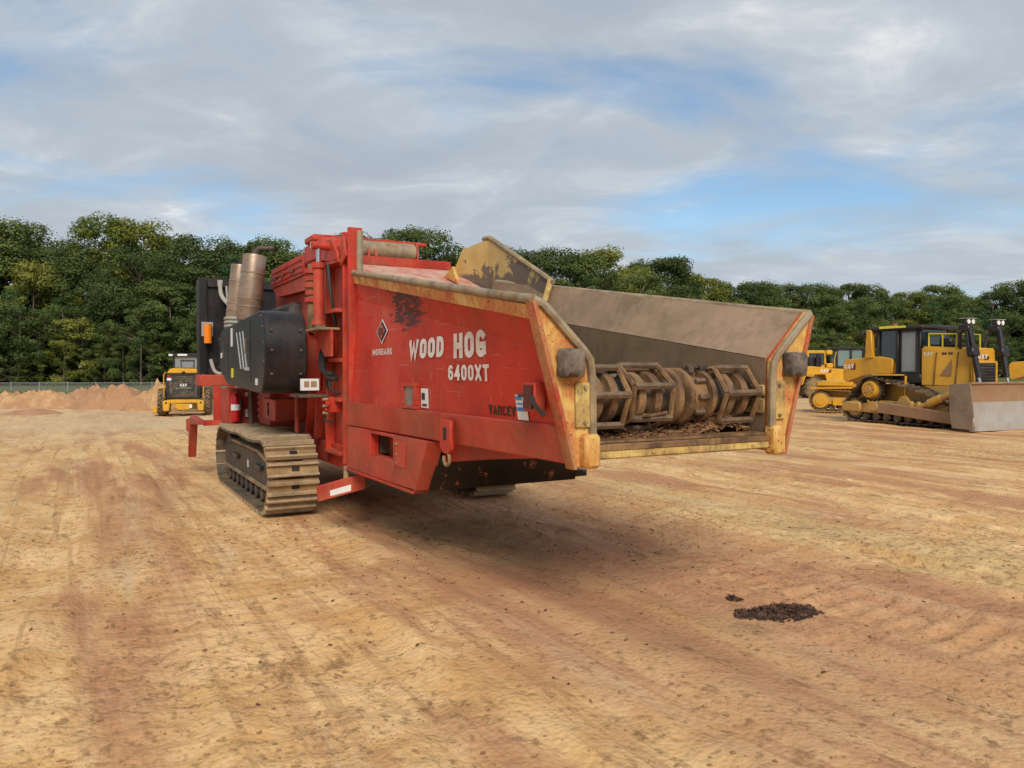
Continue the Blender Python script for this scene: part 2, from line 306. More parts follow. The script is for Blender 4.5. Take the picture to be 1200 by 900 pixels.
for s in (-1, 1):
    mb = MB(); secs = []
    for x in XS:
        a, b, c = osec(x); d, e, f = isec(x)
        secs.append([(x, s * q[0], q[1]) for q in (a, b, c, f, e, d)])
    wall = mb.loft(secs).build('infeed_wall', M['wallred'] if s < 0 else M['red'], G, label=('red hopper wall with white lettering' if s < 0 else 'red hopper wall with grey worn liner inside'), sharp=5); walls.append(wall)
    # liner panels, two rows of plates on the inside
    for xa, xb in ((XF - .01, 3.55), (3.544, 2.30), (2.294, XR)):
        for row in (0, 1):
            secs = []
            for k in range(13):
                x = lerp(xa, xb, k / 12); q = isec(x); a = Vector((x, s * q[row][0], q[row][1])); b = Vector((x, s * q[row + 1][0], q[row + 1][1])); off = Vector((0, -s * 0.012, 0.006 * row))
                secs.append([a, b, b + off, a.lerp(b, .5) + off, a + off])
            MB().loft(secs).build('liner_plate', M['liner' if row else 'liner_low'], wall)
    # the longitudinal box rail at the foot of the wall
    MB().loft([[(5.49, s * .925, 1.165), (5.49, s * .998, 1.412), (5.49, s * .815, 1.412), (5.49, s * .815, 1.165)],
               [(1.15, s * 1.01, 1.15), (1.15, s * 1.01, 1.405), (1.15, s * .80, 1.405), (1.15, s * .80, 1.15)]]).build('side_rail', M['red2'], G, bev=0.012)
    # top rail: a worn steel tube on a yellow strip
    top = [(x, s * (osec(x)[2][0] + 0.008), osec(x)[2][1] + 0.012) for x in XS]
    top[0] = (5.535, top[0][1], top[0][2])
    rail = MB().tube(top, 0.032, 10).build('top_rail', M['rail'], G)
    MB().loft([[(x, s * (osec(x)[2][0] + 0.004), osec(x)[2][1] - 0.018), (x, s * (osec(x)[2][0] + 0.024), osec(x)[2][1] - 0.018), (x, s * (osec(x)[2][0] + 0.006), osec(x)[2][1] - 0.105), (x, s * (osec(x)[2][0] - 0.016), osec(x)[2][1] - 0.105)] for x in XS]).build('rail_strip', M['yellowrust'], rail)
    # end plate of the wall
    pts = [(-1.215, 2.15), (-1.125, 1.85), (-.915, 1.15), (-.79, 1.15), (-.80, 1.83), (-1.18, 2.2)]
    ep = MB().prism([(s * -a, b) for a, b in pts], 'x', 5.502, 5.545).build('end_plate', M['yellowrust'], G, bev=0.006)
    MB().loft([[(5.48, s * 1.240, 2.17), (5.57, s * 1.235, 2.17), (5.57, s * 1.205, 2.17), (5.48, s * 1.215, 2.17)],
               [(5.48, s * 1.155, 1.86), (5.57, s * 1.148, 1.86), (5.57, s * 1.118, 1.86), (5.48, s * 1.125, 1.86)],
               [(5.48, s * .945, 1.14), (5.57, s * .94, 1.14), (5.57, s * .91, 1.14), (5.48, s * .915, 1.14)]]).build('edge_flange', M['flange'], ep, bev=0.004)
    MB().tube([(5.535, s * 1.212, 2.182), (5.56, s * 1.16, 2.155), (5.56, s * .86, 1.875), (5.56, s * .815, 1.82), (5.56, s * .80, 1.70), (5.56, s * .795, 1.35)], 0.028, 8).build('edge_tube', M['rail'], ep)
    MB().bx(5.547, 5.566, *sorted((s * .805, s * .925)), 1.40, 1.68).build('wear_patch', M['yellowworn'], ep, bev=0.005)
    MB().bx(5.50, 5.62, *sorted((s * .765, s * .885)), 1.145, 1.36).build('corner_block', M['yellowrust'], ep, bev=0.022)
    for z in (1.43, 1.65):
        MB().cyl((5.566, s * .86, z), (5.585, s * .86, z), 0.013, n=6).build('bolt', M['rail'], ep)
    # weathered rubber bumper on the end plate
    bm_ = MB(); n = 9; secs = []
    for k, (xx, g) in enumerate(((5.545, .80), (5.56, .97), (5.60, 1.0), (5.645, .95), (5.665, .70))):
        secs.append([(xx, s * .985 + .088 * g * (1.05 if abs(c) > .5 else 1) * c * (1.0 + .06 * math.sin(7 * a + k)), 1.80 + .098 * g * d_ * (1.0 + .05 * math.cos(5 * a + k * 2)))
                     for a in (2 * math.pi * i / 20 for i in range(20)) for c, d_ in ((max(-.86, min(.86, 1.25 * math.cos(a))), max(-.9, min(.9, 1.25 * math.sin(a)))),)])
    bm_.loft(secs).build('bumper', paint('weathered_bumper_rubber', (0.16, 0.125, 0.10), (0.06, 0.05, 0.04), 0.9, dust=(0.34, 0.25, 0.17), dust_amt=0.6, rough=0.9, scale=9, bump=1.0) if s < 0 else bpy.data.materials['weathered_bumper_rubber'], ep)
wallL = walls[0]

# ---- lettering, emblem and stickers on the wall
def word(txt, m, x0, x1, z0, z1, zr=None, off=0.03, shear=0.0, parent=None, lift=0.004, thick=.25):
    me = text_mesh(txt, m, 1.0, 1.0, off, shear, thick, .13); zr = zr or (z0, z1)
    drape(me, lambda a, b: wall_point(lerp(x0, x1, a), lerp(lerp(z0, zr[0], a), lerp(z1, zr[1], a), b), lift))
    return link('lettering', me, parent or wallL)
word('WOOD', M['decal'], 2.90, 3.74, 1.83, 2.035, (1.845, 2.045), 0.06, 0.12)
word('HOG', M['decal'], 3.93, 4.58, 1.85, 2.045, (1.855, 2.055), 0.06, 0.12)
word('6400XT', M['decal'], 3.80, 4.58, 1.672, 1.805, None, 0.035, 0.10, thick=.22)
word('MORBARK', M['decal'], 1.80, 2.42, 1.91, 1.985, None, 0.05, thick=.2)
word('YAnCEY', M['blackvinyl'], 4.50, 4.915, 1.432, 1.515, None, 0.06, 0.10, thick=.22)
def patch(name, m, x0, x1, z0, z1, lift=0.007, th=0.0, parent=None, diamond=False, label=None):
    if diamond: q = [((x0 + x1) / 2, z0), (x1, (z0 + z1) / 2), ((x0 + x1) / 2, z1), (x0, (z0 + z1) / 2)]
    else: q = [(x0, z0), (x1, z0), (x1, z1), (x0, z1)]
    a = [wall_point(x, z, lift) for x, z in q]; b = [wall_point(x, z, lift + 0.003) for x, z in q]
    return MB().loft([a, b]).build(name, m, parent or wallL, label=label)
em = patch('emblem', M['white'], 1.93, 2.29, 2.025, 2.275, diamond=True)
patch('emblem_field', M['blackvinyl'], 1.955, 2.265, 2.045, 2.255, 0.011, diamond=True)
patch('emblem_core', M['orangeprimer'], 2.005, 2.215, 2.08, 2.22, 0.015, diamond=True)
for q in (2.06, 2.11, 2.16): patch('emblem_stroke', M['blackvinyl'], q - 0.013, q + 0.013, 2.105 + abs(q - 2.11) * 0.3, 2.185, 0.019)
patch('sticker', M['white'], 3.20, 3.36, 1.43, 1.60)
patch('sticker_print', M['blackvinyl'], 3.22, 3.29, 1.50, 1.56, 0.011)
patch('sticker_print', M['blackvinyl'], 3.23, 3.33, 1.445, 1.465, 0.011)
patch('sticker', M['white'], 4.945, 5.09, 1.42, 1.59)
patch('sticker_print', M['bluevinyl'], 4.955, 5.04, 1.555, 1.582, 0.011)
patch('sticker_print', M['bluevinyl'], 4.955, 5.08, 1.48, 1.505, 0.011)
patch('sticker_print', M['bluevinyl'], 4.96, 5.07, 1.525, 1.535, 0.011)
# framed sight window, latch socket, lifting eye
x0, x1, z0, z1 = 2.80, 3.14, 1.412, 1.64
fr = MB()
for a, b, c, d in ((x0, x1, z0, z0 + .03), (x0, x1, z1 - .03, z1), (x0, x0 + .05, z0 + .032, z1 - .032), (x1 - .05, x1, z0 + .032, z1 - .032)):
    fr.bx(a, b, -1.005, -.94, c, d)
wn = fr.build('sight_window', M['red2'], wallL, bev=0.004)
MB().bx(x0 + .05, x1 - .05, -.985, -.94, z0 + .03, z1 - .03).build('window_pane', paint('dull_scratched_pane', (0.10, 0.10, 0.11), (0.2, 0.19, 0.18), rough=0.3, scale=8), wn)
lt = MB().bx(5.20, 5.34, -1.09, -1.0, 1.49, 1.68).build('marker_light_box', M['red2'], wallL, bev=0.01)
MB().bx(5.215, 5.325, -1.10, -1.091, 1.51, 1.66).build('marker_lens', plain('dark_red_lens', (0.10, 0.008, 0.006), 0.25), lt)
MB().tube([(5.30, -1.09, 1.60), (5.38, -1.11, 1.54), (5.42, -1.06, 1.47)], 0.016, 6).build('light_cable', M['hose'], lt)
MB().cyl((5.11, -1.065, 1.59), (5.20, -1.065, 1.60), 0.014, n=8).build('cable_gland', M['darksteel'], lt)
hk = MB().prism([(3.78, 1.36), (3.97, 1.36), (3.99, 1.13), (3.93, 1.09), (3.83, 1.09), (3.77, 1.14)], 'y', -1.045, -1.013).build('lifting_plate', M['red2'], G, bev=0.006)
MB().prism([(3.85, 1.30), (3.90, 1.30), (3.90, 1.20), (3.85, 1.20)], 'y', -1.049, -1.04).build('key_slot', M['blackvinyl'], hk)
MB().tube([Vector((3.88 + .055 * math.cos(a), -1.03, 1.05 + .055 * math.sin(a))) for a in (math.pi * (.9 + 1.5 * k / 12) for k in range(13))], 0.014, 6).build('hook', M['mudsteel'], hk)

# ---- lower side frames with slot and slanted front end
for s in (-1, 1):
    yo, yi = (s * 1.0, s * .90); y0, y1 = sorted((yo, yi))
    mb = MB()
    mb.bx(1.15, 1.92, y0, y1, .68, 1.146); mb.bx(1.922, 2.58, y0, y1, .68, .90); mb.bx(1.922, 2.58, y0, y1, 1.115, 1.146)
    if s < 0: mb.prism([(2.582, .682), (3.13, .69), (3.42, 1.146), (2.582, 1.146)], 'y', y0, y1)
    fp = mb.build('lower_frame', M['red2'], G, bev=0.006)
    MB().bx(1.80, 2.70, *sorted((s * .70, s * .72)), .72, 1.14).build('slot_back', M['red2'], fp)
    MB().bx(1.85, 1.93, *sorted((s * .74, s * .89)), .90, 1.13).build('slot_post', M['darksteel'], fp)
    if s < 0: MB().prism([(3.135, .69), (3.16, .69), (3.452, 1.146), (3.424, 1.146)], 'y', *sorted((s * .86, s * 1.012))).build('frame_edge', M['red2'], fp)
    MB().bx(1.15, 3.10 if s < 0 else 2.55, *sorted((s * .86, s * 1.015)), .655, .678).build('bottom_flange', M['red2'], fp)
    if s > 0: continue
    MB().bx(2.66, 2.92, *sorted((s * 1.002, s * 1.008)), .86, 1.10).build('bolted_cover', M['red2'], fp, bev=0.002)
    for q in (.89, .97, 1.07): MB().cyl((2.70, s * 1.008, q), (2.70, s * 1.022, q), 0.012, n=6).build('bolt', M['mudsteel'], fp)

# ---- hopper floor, lip, tray and belly pan
MB().prism([(5.42, 1.19), (5.42, 1.26), (4.9, 1.26), (1.1, 1.26), (1.1, .80), (3.0, .90), (3.9, 1.03), (5.0, 1.15)], 'y', -.795, .795).build('hopper_underside', M['red2'], G)
MB().prism([(4.95, 1.50), (5.0, 1.70), (4.9, 1.735), (1.1, 1.735), (1.1, 1.60), (4.7, 1.55)], 'y', -.79, .79).build('conveyor_deck', M['darksteel'], G)
lip = MB().bx(5.40, 5.565, -.765, .765, 1.19, 1.285).build('hopper_lip', M['yellowworn'], G, bev=0.012)
MB().bx(5.552, 5.572, -.758, .758, 1.243, 1.286).build('lip_face_strip', M['drumsteel'], lip, bev=0.006)
MB().bx(5.385, 5.545, -.762, .762, 1.287, 1.306).build('lip_wear_strip', M['drumsteel'], lip, bev=0.005)
MB().prism([(3.06, .70), (3.17, .675), (3.33, .96), (3.30, 1.06), (3.06, 1.06)], 'y', -.88, .69).build('belly_pan', M['blackpan'], G, bev=0.008, label='black chipped belly pan under the hopper')
MB().bx(1.2, 3.14, -.85, .85, .70, .76).build('belly_floor', M['blackpan'], G)

# ---- tail drum: shaft, cages of the drag chain, discs
dr = (5.27, 1.57)
sh = MB().cyl((dr[0], -.785, dr[1]), (dr[0], .785, dr[1]), .125, n=20).build('tail_shaft', M['darksteel'], G)
def cage(ya, yb, ph):
    r = .222; c = None
    P = lambda k, y, rr=r: (dr[0] + rr * math.cos(ph + k * math.pi / 3), y, dr[1] + rr * math.sin(ph + k * math.pi / 3))
    for y in (ya, yb):
        fr = MB().tube([P(k, y) for k in range(7)], .02, 6); c = fr.build('chain_cage' if y == ya else 'cage_frame', M['drumsteel'], G if y == ya else c)
    for k in range(6): MB().tube([P(k, ya), P(k, yb)], .025, 6).build('cage_bar', M['barsteel'], c)
    for yy in (lerp(ya, yb, .30), lerp(ya, yb, .72)):
        MB().prism([(dr[0] + .178 * math.cos(a), dr[1] + .178 * math.sin(a)) for a in (k * math.pi / 12 for k in range(24))], 'y', yy - .03, yy + .03).build('sprocket', M['drumsteel'], c, bev=0.006)
cage(-.74, -.45, .12); cage(-.40, -.065, .38); cage(.42, .745, .12)
for y in (-.005, .10):
    MB().lathe([(-.026, .10), (-.026, .185), (-.016, .20), (.016, .20), (.026, .185), (.026, .10)], (dr[0], y + .03, dr[1]), (0, 1, 0), 32).build('drum_disc', M['drumsteel'], G)
MB().cyl((dr[0], .19, dr[1]), (dr[0], .40, dr[1]), .14, n=20).build('hub', M['drumsteel'], G)
MB().lathe([(-.02, .12), (-.02, .185), (.02, .185), (.02, .12)], (dr[0], .34, dr[1]), (0, 1, 0), 28).build('drum_disc', M['drumsteel'], G)
for k in range(8):
    a = k * math.pi / 4; MB().box((dr[0] + .15 * math.cos(a), .265, dr[1] + .15 * math.sin(a)), (.05, .09, .035), (0, -math.degrees(a), 0)).build('drum_tooth', M['barsteel'], G, bev=.006)
for y in (-.43, .25, .36):
    MB().box((dr[0], y, dr[1] + .19), (.09, .05, .05)).box((dr[0] + .02, y + .02, dr[1] + .215), (.03, .1, .03)).build('chain_link', M['darksteel'], G, bev=0.006)
MB().tube([(dr[0] - .05, -.785, 1.755), (dr[0] - .05, .785, 1.755)], .022, 6).build('deck_edge_bar', M['drumsteel'], G)
MB().tube([(5.49, -.33, 1.46), (5.46, -.25, 1.45), (5.47, -.12, 1.47)], .013, 6).build('bent_rod', M['drumsteel'], G)
for a, b in ((1.44, 1.55), (1.57, 1.65)):
    MB().bx(5.30, 5.498, .775, .797, a, b).build('bearing_plate', M['yellowworn'], G, bev=0.008)

# ---- corner post and mill body side
for s in (-1, 1):
    if s > 0: continue
    po = MB().bx(.86, .90, *sorted((s * .80, s * .965)), .68, 3.34).bx(.902, 1.06, *sorted((s * .86, s * .885)), .70, 3.30).bx(1.062, 1.118, *sorted((s * .805, s * .965)), .68, 3.36).build('corner_post', M['red2'], G, bev=0.006)
    MB().tube([(1.14, s * .845, 2.86), (1.14, s * .845, 3.32)], .038, 8).build('post_tube', M['rail'], po)
    MB().bx(-.70, .858, *sorted((s * .80, s * .88)), .74, 3.08).build('mill_side', M['red2'], G)
    for z, d_ in ((.80, .13), (1.42, .13), (1.88, .10), (2.45, .16), (3.02, .14)):
        MB().bx(.28, .858, *sorted((s * .882, s * (.88 + d_))), z - .022, z + .022).build('side_ledge', M['red2'], G, bev=0.004)
    MB().bx(.24, .276, *sorted((s * .882, s * .99)), .76, 3.06).build('side_stiffener', M['red2'], G, bev=0.004)
    for xq in (-.20, -.62):
        MB().prism([(xq, .9), (xq + .035, .9), (xq + .22, 1.5), (xq + .18, 1.5)], 'y', *sorted((s * .882, s * 1.02))).build('slanted_rib', M['red2'], G, bev=0.004)
    MB().prism([(-.9, .62), (1.05, .62), (1.05, .88), (-.9, .88)], 'y', *sorted((s * .882, s * .93))).build('skirt', M['red2'], G, bev=0.006)
MB().prism([(.10, 2.22), (.86, 2.22), (.86, 1.92), (.62, 1.92)], 'y', -1.10, -1.07).build('bracket_gusset', M['red2'], G)
MB().bx(.30, .86, -1.24, -.99, 2.222, 2.25).build('bracket_shelf', M['mudsteel'], G, bev=0.004)
cyl = MB().cyl((.52, -1.14, 2.30), (.52, -1.14, 2.98), .062, n=18).build('lift_cylinder', M['red2'], G)
MB().cyl((.52, -1.14, 2.955), (.52, -1.14, 3.02), .085, n=18).build('cylinder_collar', M['red2'], cyl)
MB().cyl((.52, -1.14, 2.292), (.52, -1.14, 2.34), .082, n=18).build('cylinder_base', M['red2'], cyl)
MB().cyl((.52, -1.14, 3.02), (.52, -1.14, 3.20), .03, n=12).build('cylinder_rod', M['chrome'], cyl)
MB().bx(.44, .60, -1.20, -1.08, 2.252, 2.29).build('cylinder_foot', M['mudsteel'], cyl, bev=0.006)
MB().tube([(.52, -1.22, 3.22), (.52, -.84, 3.22)], .05, 10).build('pivot_tube', M['red2'], G)
MB().prism([(.15, 3.10), (.86, 3.0), (.86, 3.10), (.60, 3.30), (.30, 3.30)], 'y', -1.02, -.99).build('pivot_bracket', M['red2'], G, bev=0.004)
MB().prism([(.95, 3.28), (.70, 3.10), (.86, 2.95), (1.05, 3.05)], 'y', -.98, -.955).build('brace_plate', M['red2'], G, bev=0.004)
MB().tube([(.62, -1.06, 3.0), (.66, -1.04, 2.7), (.66, -1.0, 2.4), (.60, -.96, 2.28)], .022, 8).build('hydraulic_hose', M['hose'], G)
for k, (a, b, c) in enumerate([((.20, -1.0, 2.05), (.36, -1.16, 1.70), (.70, -1.02, 1.72)), ((.28, -1.0, 2.0), (.44, -1.12, 1.66), (.76, -1.0, 1.66)), ((.60, -1.0, 1.70), (.66, -1.12, 1.52), (.80, -.98, 1.50))]):
    MB().tube([Vector(a) * (1 - t) ** 2 + Vector(b) * 2 * t * (1 - t) + Vector(c) * t * t for t in (i / 10 for i in range(11))], .028 if k < 2 else .016, 8).build('hydraulic_hose', M['hose'], G)
vb = MB().box((.62, -.98, 1.36), (.12, .14, .18)).box((.66, -1.07, 1.38), (.05, .06, .05)).box((.58, -1.06, 1.30), (.04, .06, .04)).build('valve_block', M['red2'], G, bev=0.006)
for z in (1.26, 1.34, 1.42): MB().cyl((.56, -1.05, z), (.56, -1.11, z), .017, n=8).build('valve_fitting', M['rail'], vb)
MB().tube([(.48, -1.0, 1.44), (.46, -1.06, 1.25), (.56, -1.08, 1.16), (.70, -1.02, 1.18)], .014, 6).build('hydraulic_hose', M['hose'], G)
MB().cyl((.42, -1.0, 1.60), (.42, -1.012, 1.60), .06, n=16).build('port_hole', M['blackvinyl'], G)
MB().bx(.76, .85, -.906, -.9, 1.12, 1.20).build('sticker', M['white'], G)
st = MB().plate([(1.18, -1.36, .50), (1.18, -1.34, .33), (1.24, -.83, .44), (1.24, -.83, .62)], .03).build('step_plate', M['red2'], G, bev=0.004)
MB().plate([(1.222, -1.22, .445), (1.222, -1.21, .385), (1.25, -.99, .43), (1.25, -.99, .50)], .004).build('sticker', M['white'], st)
MB().tube([(1.1, -1.0, .68), (1.17, -1.02, .55)], .03, 8).tube([(1.12, -.85, .68), (1.2, -.80, .45)], .05, 8).build('step_bracket', M['mudsteel'], G)

# ---- mill hood and yellow shield over the hopper mouth
MB().prism([(.85, 2.76), (.88, 2.78), (-.10, 3.125), (-.12, 3.10)], 'y', -.80, .86).build('hood_slope', paint('dust_scoured_hood_paint', (0.50, 0.30, 0.22), (0.48, 0.10, 0.06), 0.9, dust=(0.55, 0.42, 0.32), dust_amt=0.6, rough=0.6, scale=5, bump=0.2), G)
MB().bx(-.16, -.125, -.80, .86, 3.10, 3.25).build('hood_front', M['red2'], G)
MB().bx(-3.4, -.165, -.78, .86, 2.2, 3.20).build('mill_hood', M['red2'], G, bev=0.02)
MB().cyl((-.36, -.74, 3.36), (-.36, .40, 3.36), .125, n=20).build('roller', M['rail'], G)
MB().bx(-.42, -.36, -.80, .60, 3.475, 3.515).build('hood_bar', M['red2'], G, bev=0.004)
MB().prism([(-.52, 3.21), (-.26, 3.21), (-.30, 3.50), (-.48, 3.50)], 'y', .42, .45).build('roller_bracket', M['red2'], G)
for y in (-.30, -.20): MB().prism([(-.26, 3.20), (-.16, 3.20), (-.22, 3.36)], 'y', y, y + .03).build('lug', M['red2'], G)
MB().prism([(.35, 2.96), (.45, 2.94), (.75, 2.86), (.6, 3.08)], 'y', .54, .58).build('hood_gusset', M['yellowrust'], G)
def shield_mat():
    m, t, p = base_mat('yellow_paint_worn_through'); v = coords(t, False)
    n = t.noise(v, 4.5, 8, 0.7, 0.6); z = t.new('ShaderNodeSeparateXYZ', inp={0: v}).outputs
    c = t.mix(t.ramp(t.noise(v, 3, 6, .6), [(.3, 0.), (.7, 1.)]), (0.66, 0.47, 0.17), (0.52, 0.33, 0.10))
    k = t.ramp(t.math('ADD', t.math('MULTIPLY', t.math('SUBTRACT', 3.10, z[2]), 0.55), n), [(0.53, 0.0), (0.57, 1.0)])
    c = t.mix(k, c, (0.16, 0.12, 0.085))
    t.l.new(c, p.inputs['Base Color']); p.inputs['Roughness'].default_value = 0.55; t.l.new(t.bump(n, .25, .01), p.inputs['Normal']); return m
M['shield'] = shield_mat()
sd = MB().loft([[(2.36, .90, 2.30), (.88, .92, 2.30), (.88, .92, 3.42), (2.36, .90, 2.74)], [(2.36, .93, 2.30), (.88, .95, 2.30), (.88, .95, 3.42), (2.36, .93, 2.74)]]).build('hopper_shield', M['shield'], G)
MB().loft([[(.876, .92, 2.30), (.02, .80, 2.30), (.02, .80, 3.02), (.28, .84, 3.36), (.876, .92, 3.42)], [(.876, .95, 2.30), (.02, .83, 2.30), (.02, .83, 3.02), (.28, .87, 3.36), (.876, .95, 3.42)]]).build('shield_wing', M['shield'], sd)
MB().tube([(2.42, .905, 2.72), (.90, .93, 3.43), (.74, .925, 3.44)], .032, 8).build('shield_tube', M['rail'], sd)
MB().tube([(2.38, .90, 2.75), (2.36, .84, 2.52)], .035, 8).build('corner_tube', M['yellowworn'], sd)
# red top beam running back along the mill
bmb = MB().bx(-3.05, -1.1, -.92, -.60, 3.06, 3.36).build('top_beam', M['red2'], G, bev=0.012)
for z in (3.13, 3.21, 3.29): MB().bx(-3.03, -1.12, -.934, -.922, z - .014, z + .014).build('beam_rib', M['red2'], bmb)
for xq in (-2.8, -2.3, -1.7): MB().bx(xq, xq + .12, -.96, -.936, 3.16, 3.20).build('latch', M['darksteel'], bmb)
MB().prism([(-3.05, 3.055), (-1.1, 3.055), (-.8, 2.85), (-2.75, 2.90)], 'y', -.90, -.62).build('beam_underside', M['red2'], bmb)
MB().bx(-1.095, -.2, -.90, -.55, 3.20, 3.46).build('mill_cover', M['red2'], G, bev=0.03)
MB().bx(-1.0, -.55, -.92, -.60, 3.462, 3.55).build('cover_box', M['red2'], G, bev=0.02)
MB().bx(-.60, -.52, -.945, -.93, 3.36, 3.44).build('sticker', M['white'], G)
for k in range(5):   # gear of flanged cylinders beside the mill
    z = 2.62 + k * .09
    MB().cyl((-.22, -1.02, z), (-.22, -1.02, z + .055), .10 - .012 * (k % 2), n=14).build('flange', M['red2'], G)
MB().cyl((-.22, -1.02, 2.25), (-.22, -1.02, 3.1), .06, n=12).build('flange_core', M['mudsteel'], G)
MB().bx(-.62, -.25, -1.2, -.89, 1.5, 2.24).build('gear_case', M['red2'], G, bev=0.02)

# ---- black belt guard
prof = [(-3.10, 1.80), (-2.45, 1.56)] + [(.00 + .30 * math.cos(a) - .06, 1.98 + .50 * math.sin(a)) for a in (-math.pi / 2 + math.pi * k / 14 for k in range(15))] + [(-2.9, 2.38), (-3.10, 2.26)]
gd = MB().prism(prof, 'y', -1.70, -1.20).build('belt_guard', M['black'], G, bev=0.015)
for k, (xa, xb) in enumerate(((-1.62, -1.47), (-1.38, -1.26), (-1.16, -1.06))):
    MB().prism([(xa, 2.28), (xa + .04, 2.28), (xb + .22, 1.78), (xb + .16, 1.78)], 'y', -1.708, -1.702).build('guard_stripe', plain('grey_vinyl', (.45, .46, .47)) if k == 0 else bpy.data.materials['grey_vinyl'], gd)
MB().bx(-1.0, -.72, -1.708, -1.702, 1.76, 1.80).build('guard_stripe', bpy.data.materials['grey_vinyl'], gd)
MB().bx(-2.05, -1.93, -1.708, -1.702, 2.10, 2.36).build('sticker', M['white'], gd)
MB().bx(-2.02, -1.88, -1.708, -1.702, 1.66, 1.79).build('sticker', M['hivis'], gd)
MB().bx(-.30, -.18, -1.708, -1.702, 1.58, 1.66).build('sticker', M['white'], gd)
MB().bx(-2.95, -2.85, -1.708, -1.702, 1.95, 2.03).build('sticker', M['white'], gd)
rim = [(p[0] * .985 - .02, 1.96 + (p[1] - 1.96) * .95) for p in prof]
for k in range(0, len(rim), 2):
    a = rim[k]; MB().cyl((a[0], -1.70, a[1]), (a[0], -1.716, a[1]), .018, n=6).build('bolt', M['darksteel'], gd)
for xq in (-.62, -2.30): MB().bx(xq, xq + .012, -1.706, -1.70, 1.62, 2.40).build('panel_seam', M['blackvinyl'], gd)
for xq in (-.75, -2.45): MB().tube([(xq, -1.70, 2.16), (xq, -1.74, 2.16), (xq, -1.74, 1.98), (xq, -1.70, 1.98)], .012, 6).build('grab_handle', M['darksteel'], gd)
for yq in (-1.62, -1.28):
    for zq in (1.72, 2.0, 2.24): MB().cyl((.20, yq, zq), (.262 - abs(zq - 1.98) * .12, yq, zq), .016, n=6).build('bolt', M['darksteel'], gd)
MB().bx(.0, .5, -1.36, -1.02, 1.44, 1.475).build('guard_bracket', M['darksteel'], G, bev=0.005)
pb = MB().bx(.27, .30, -1.30, -1.08, 1.52, 1.66).build('rating_plate', M['white'], G)
MB().bx(.301, .304, -1.26, -1.20, 1.56, 1.63).build('sticker_print', plain('tan_print', (.35, .22, .12)), pb)
MB().bx(.301, .304, -1.18, -1.11, 1.56, 1.63).build('sticker_print', bpy.data.materials['tan_print'], pb)

# ---- engine, radiator, mufflers, deck
MB().bx(-4.78, -4.1, -1.85, 1.85, 1.50, 1.69).build('engine_deck', M['red2'], G, bev=0.012)
MB().bx(-5.9, -4.725, -.95, .95, 1.70, 2.9).build('discharge_housing', M['red2'], G, bev=0.03)
MB().bx(-5.5, .85, -.80, .80, .78, 1.30).build('chassis', M['red2'], G, bev=0.02)
MB().bx(-4.1, -.75, -.78, .9, 1.32, 2.2).build('engine_bay', M['engine'], G, bev=0.03)
MB().bx(-4.1, -1.7, -.95, .7, 2.22, 2.75).build('engine_block', M['engine'], G, bev=0.06)
rad = MB().bx(-4.72, -4.42, -1.83, 1.83, 1.70, 3.32).build('radiator', M['black'], G, bev=0.015)
for a, b, c, d in ((-1.83, -1.70, 1.70, 3.32), (-1.695, -.2, 3.18, 3.32), (-1.695, -.2, 1.70, 1.80), (-.9, -.82, 1.805, 3.175)):
    MB().bx(-4.418, -4.36, a, b, c, d).build('radiator_frame', M['black'], rad, bev=0.005)
lamp = MB().bx(-4.355, -4.32, -1.80, -1.62, 2.34, 2.58).build('lamp_bracket', plain('galvanised_grey', (.32, .32, .31)), G)
MB().cyl((-4.26, -1.71, 2.22), (-4.26, -1.71, 2.54), .062, n=16).build('beacon', M['amber'], G)
def hose(pts, r, m, n=14):
    P = [Vector(p) for p in pts]; o = []
    for i in range(len(P) - 1):
        a, b, c, d = P[max(i - 1, 0)], P[i], P[i + 1], P[min(i + 2, len(P) - 1)]
        for k in range(n // 2):
            t = k / (n // 2); o.append(.5 * ((2 * b) + (c - a) * t + (2 * a - 5 * b + 4 * c - d) * t * t + (3 * b - a - 3 * c + d) * t ** 3))
    o.append(P[-1]); return MB().tube(o, r, 8)
for pts, r, k in ([(-4.33, -1.50, 3.25), (-4.28, -1.48, 3.02), (-4.0, -1.36, 2.82), (-3.6, -1.25, 2.72)], .035, 'greyhose'), ([(-4.33, -1.40, 3.2), (-4.3, -1.38, 2.8), (-4.28, -1.36, 2.2), (-4.2, -1.34, 1.75)], .018, 'greyhose'), \
        ([(-4.33, -1.20, 3.24), (-4.26, -1.18, 3.0), (-3.9, -1.15, 2.9)], .03, 'greyhose'), ([(-4.3, -1.52, 2.25), (-4.26, -1.45, 2.05), (-4.1, -1.40, 1.95), (-3.8, -1.4, 1.85)], .02, 'hose'), \
        ([(-4.32, -1.66, 1.95), (-4.28, -1.6, 1.75), (-4.2, -1.5, 1.70)], .03, 'greyhose'), ([(-4.3, -1.28, 1.72), (-4.25, -1.26, 2.4), (-4.28, -1.24, 2.9)], .016, 'hose'):
    hose(pts, r, 0).build('coolant_hose', M[k], G)
MB().bx(-4.36, -4.33, -1.54, -1.46, 3.2, 3.3).bx(-4.36, -4.33, -1.24, -1.16, 3.2, 3.3).build('hose_clamp', M['greyhose'], G)
for k in range(5):
    z = 2.30 + .06 * k; hose([(-3.5, -1.10, z), (-3.35, -1.52, z + .02), (-3.0, -1.60, z + .03), (-2.6, -1.40, z)], .026, 0).build('exhaust_bellows', M['greyhose'], G)
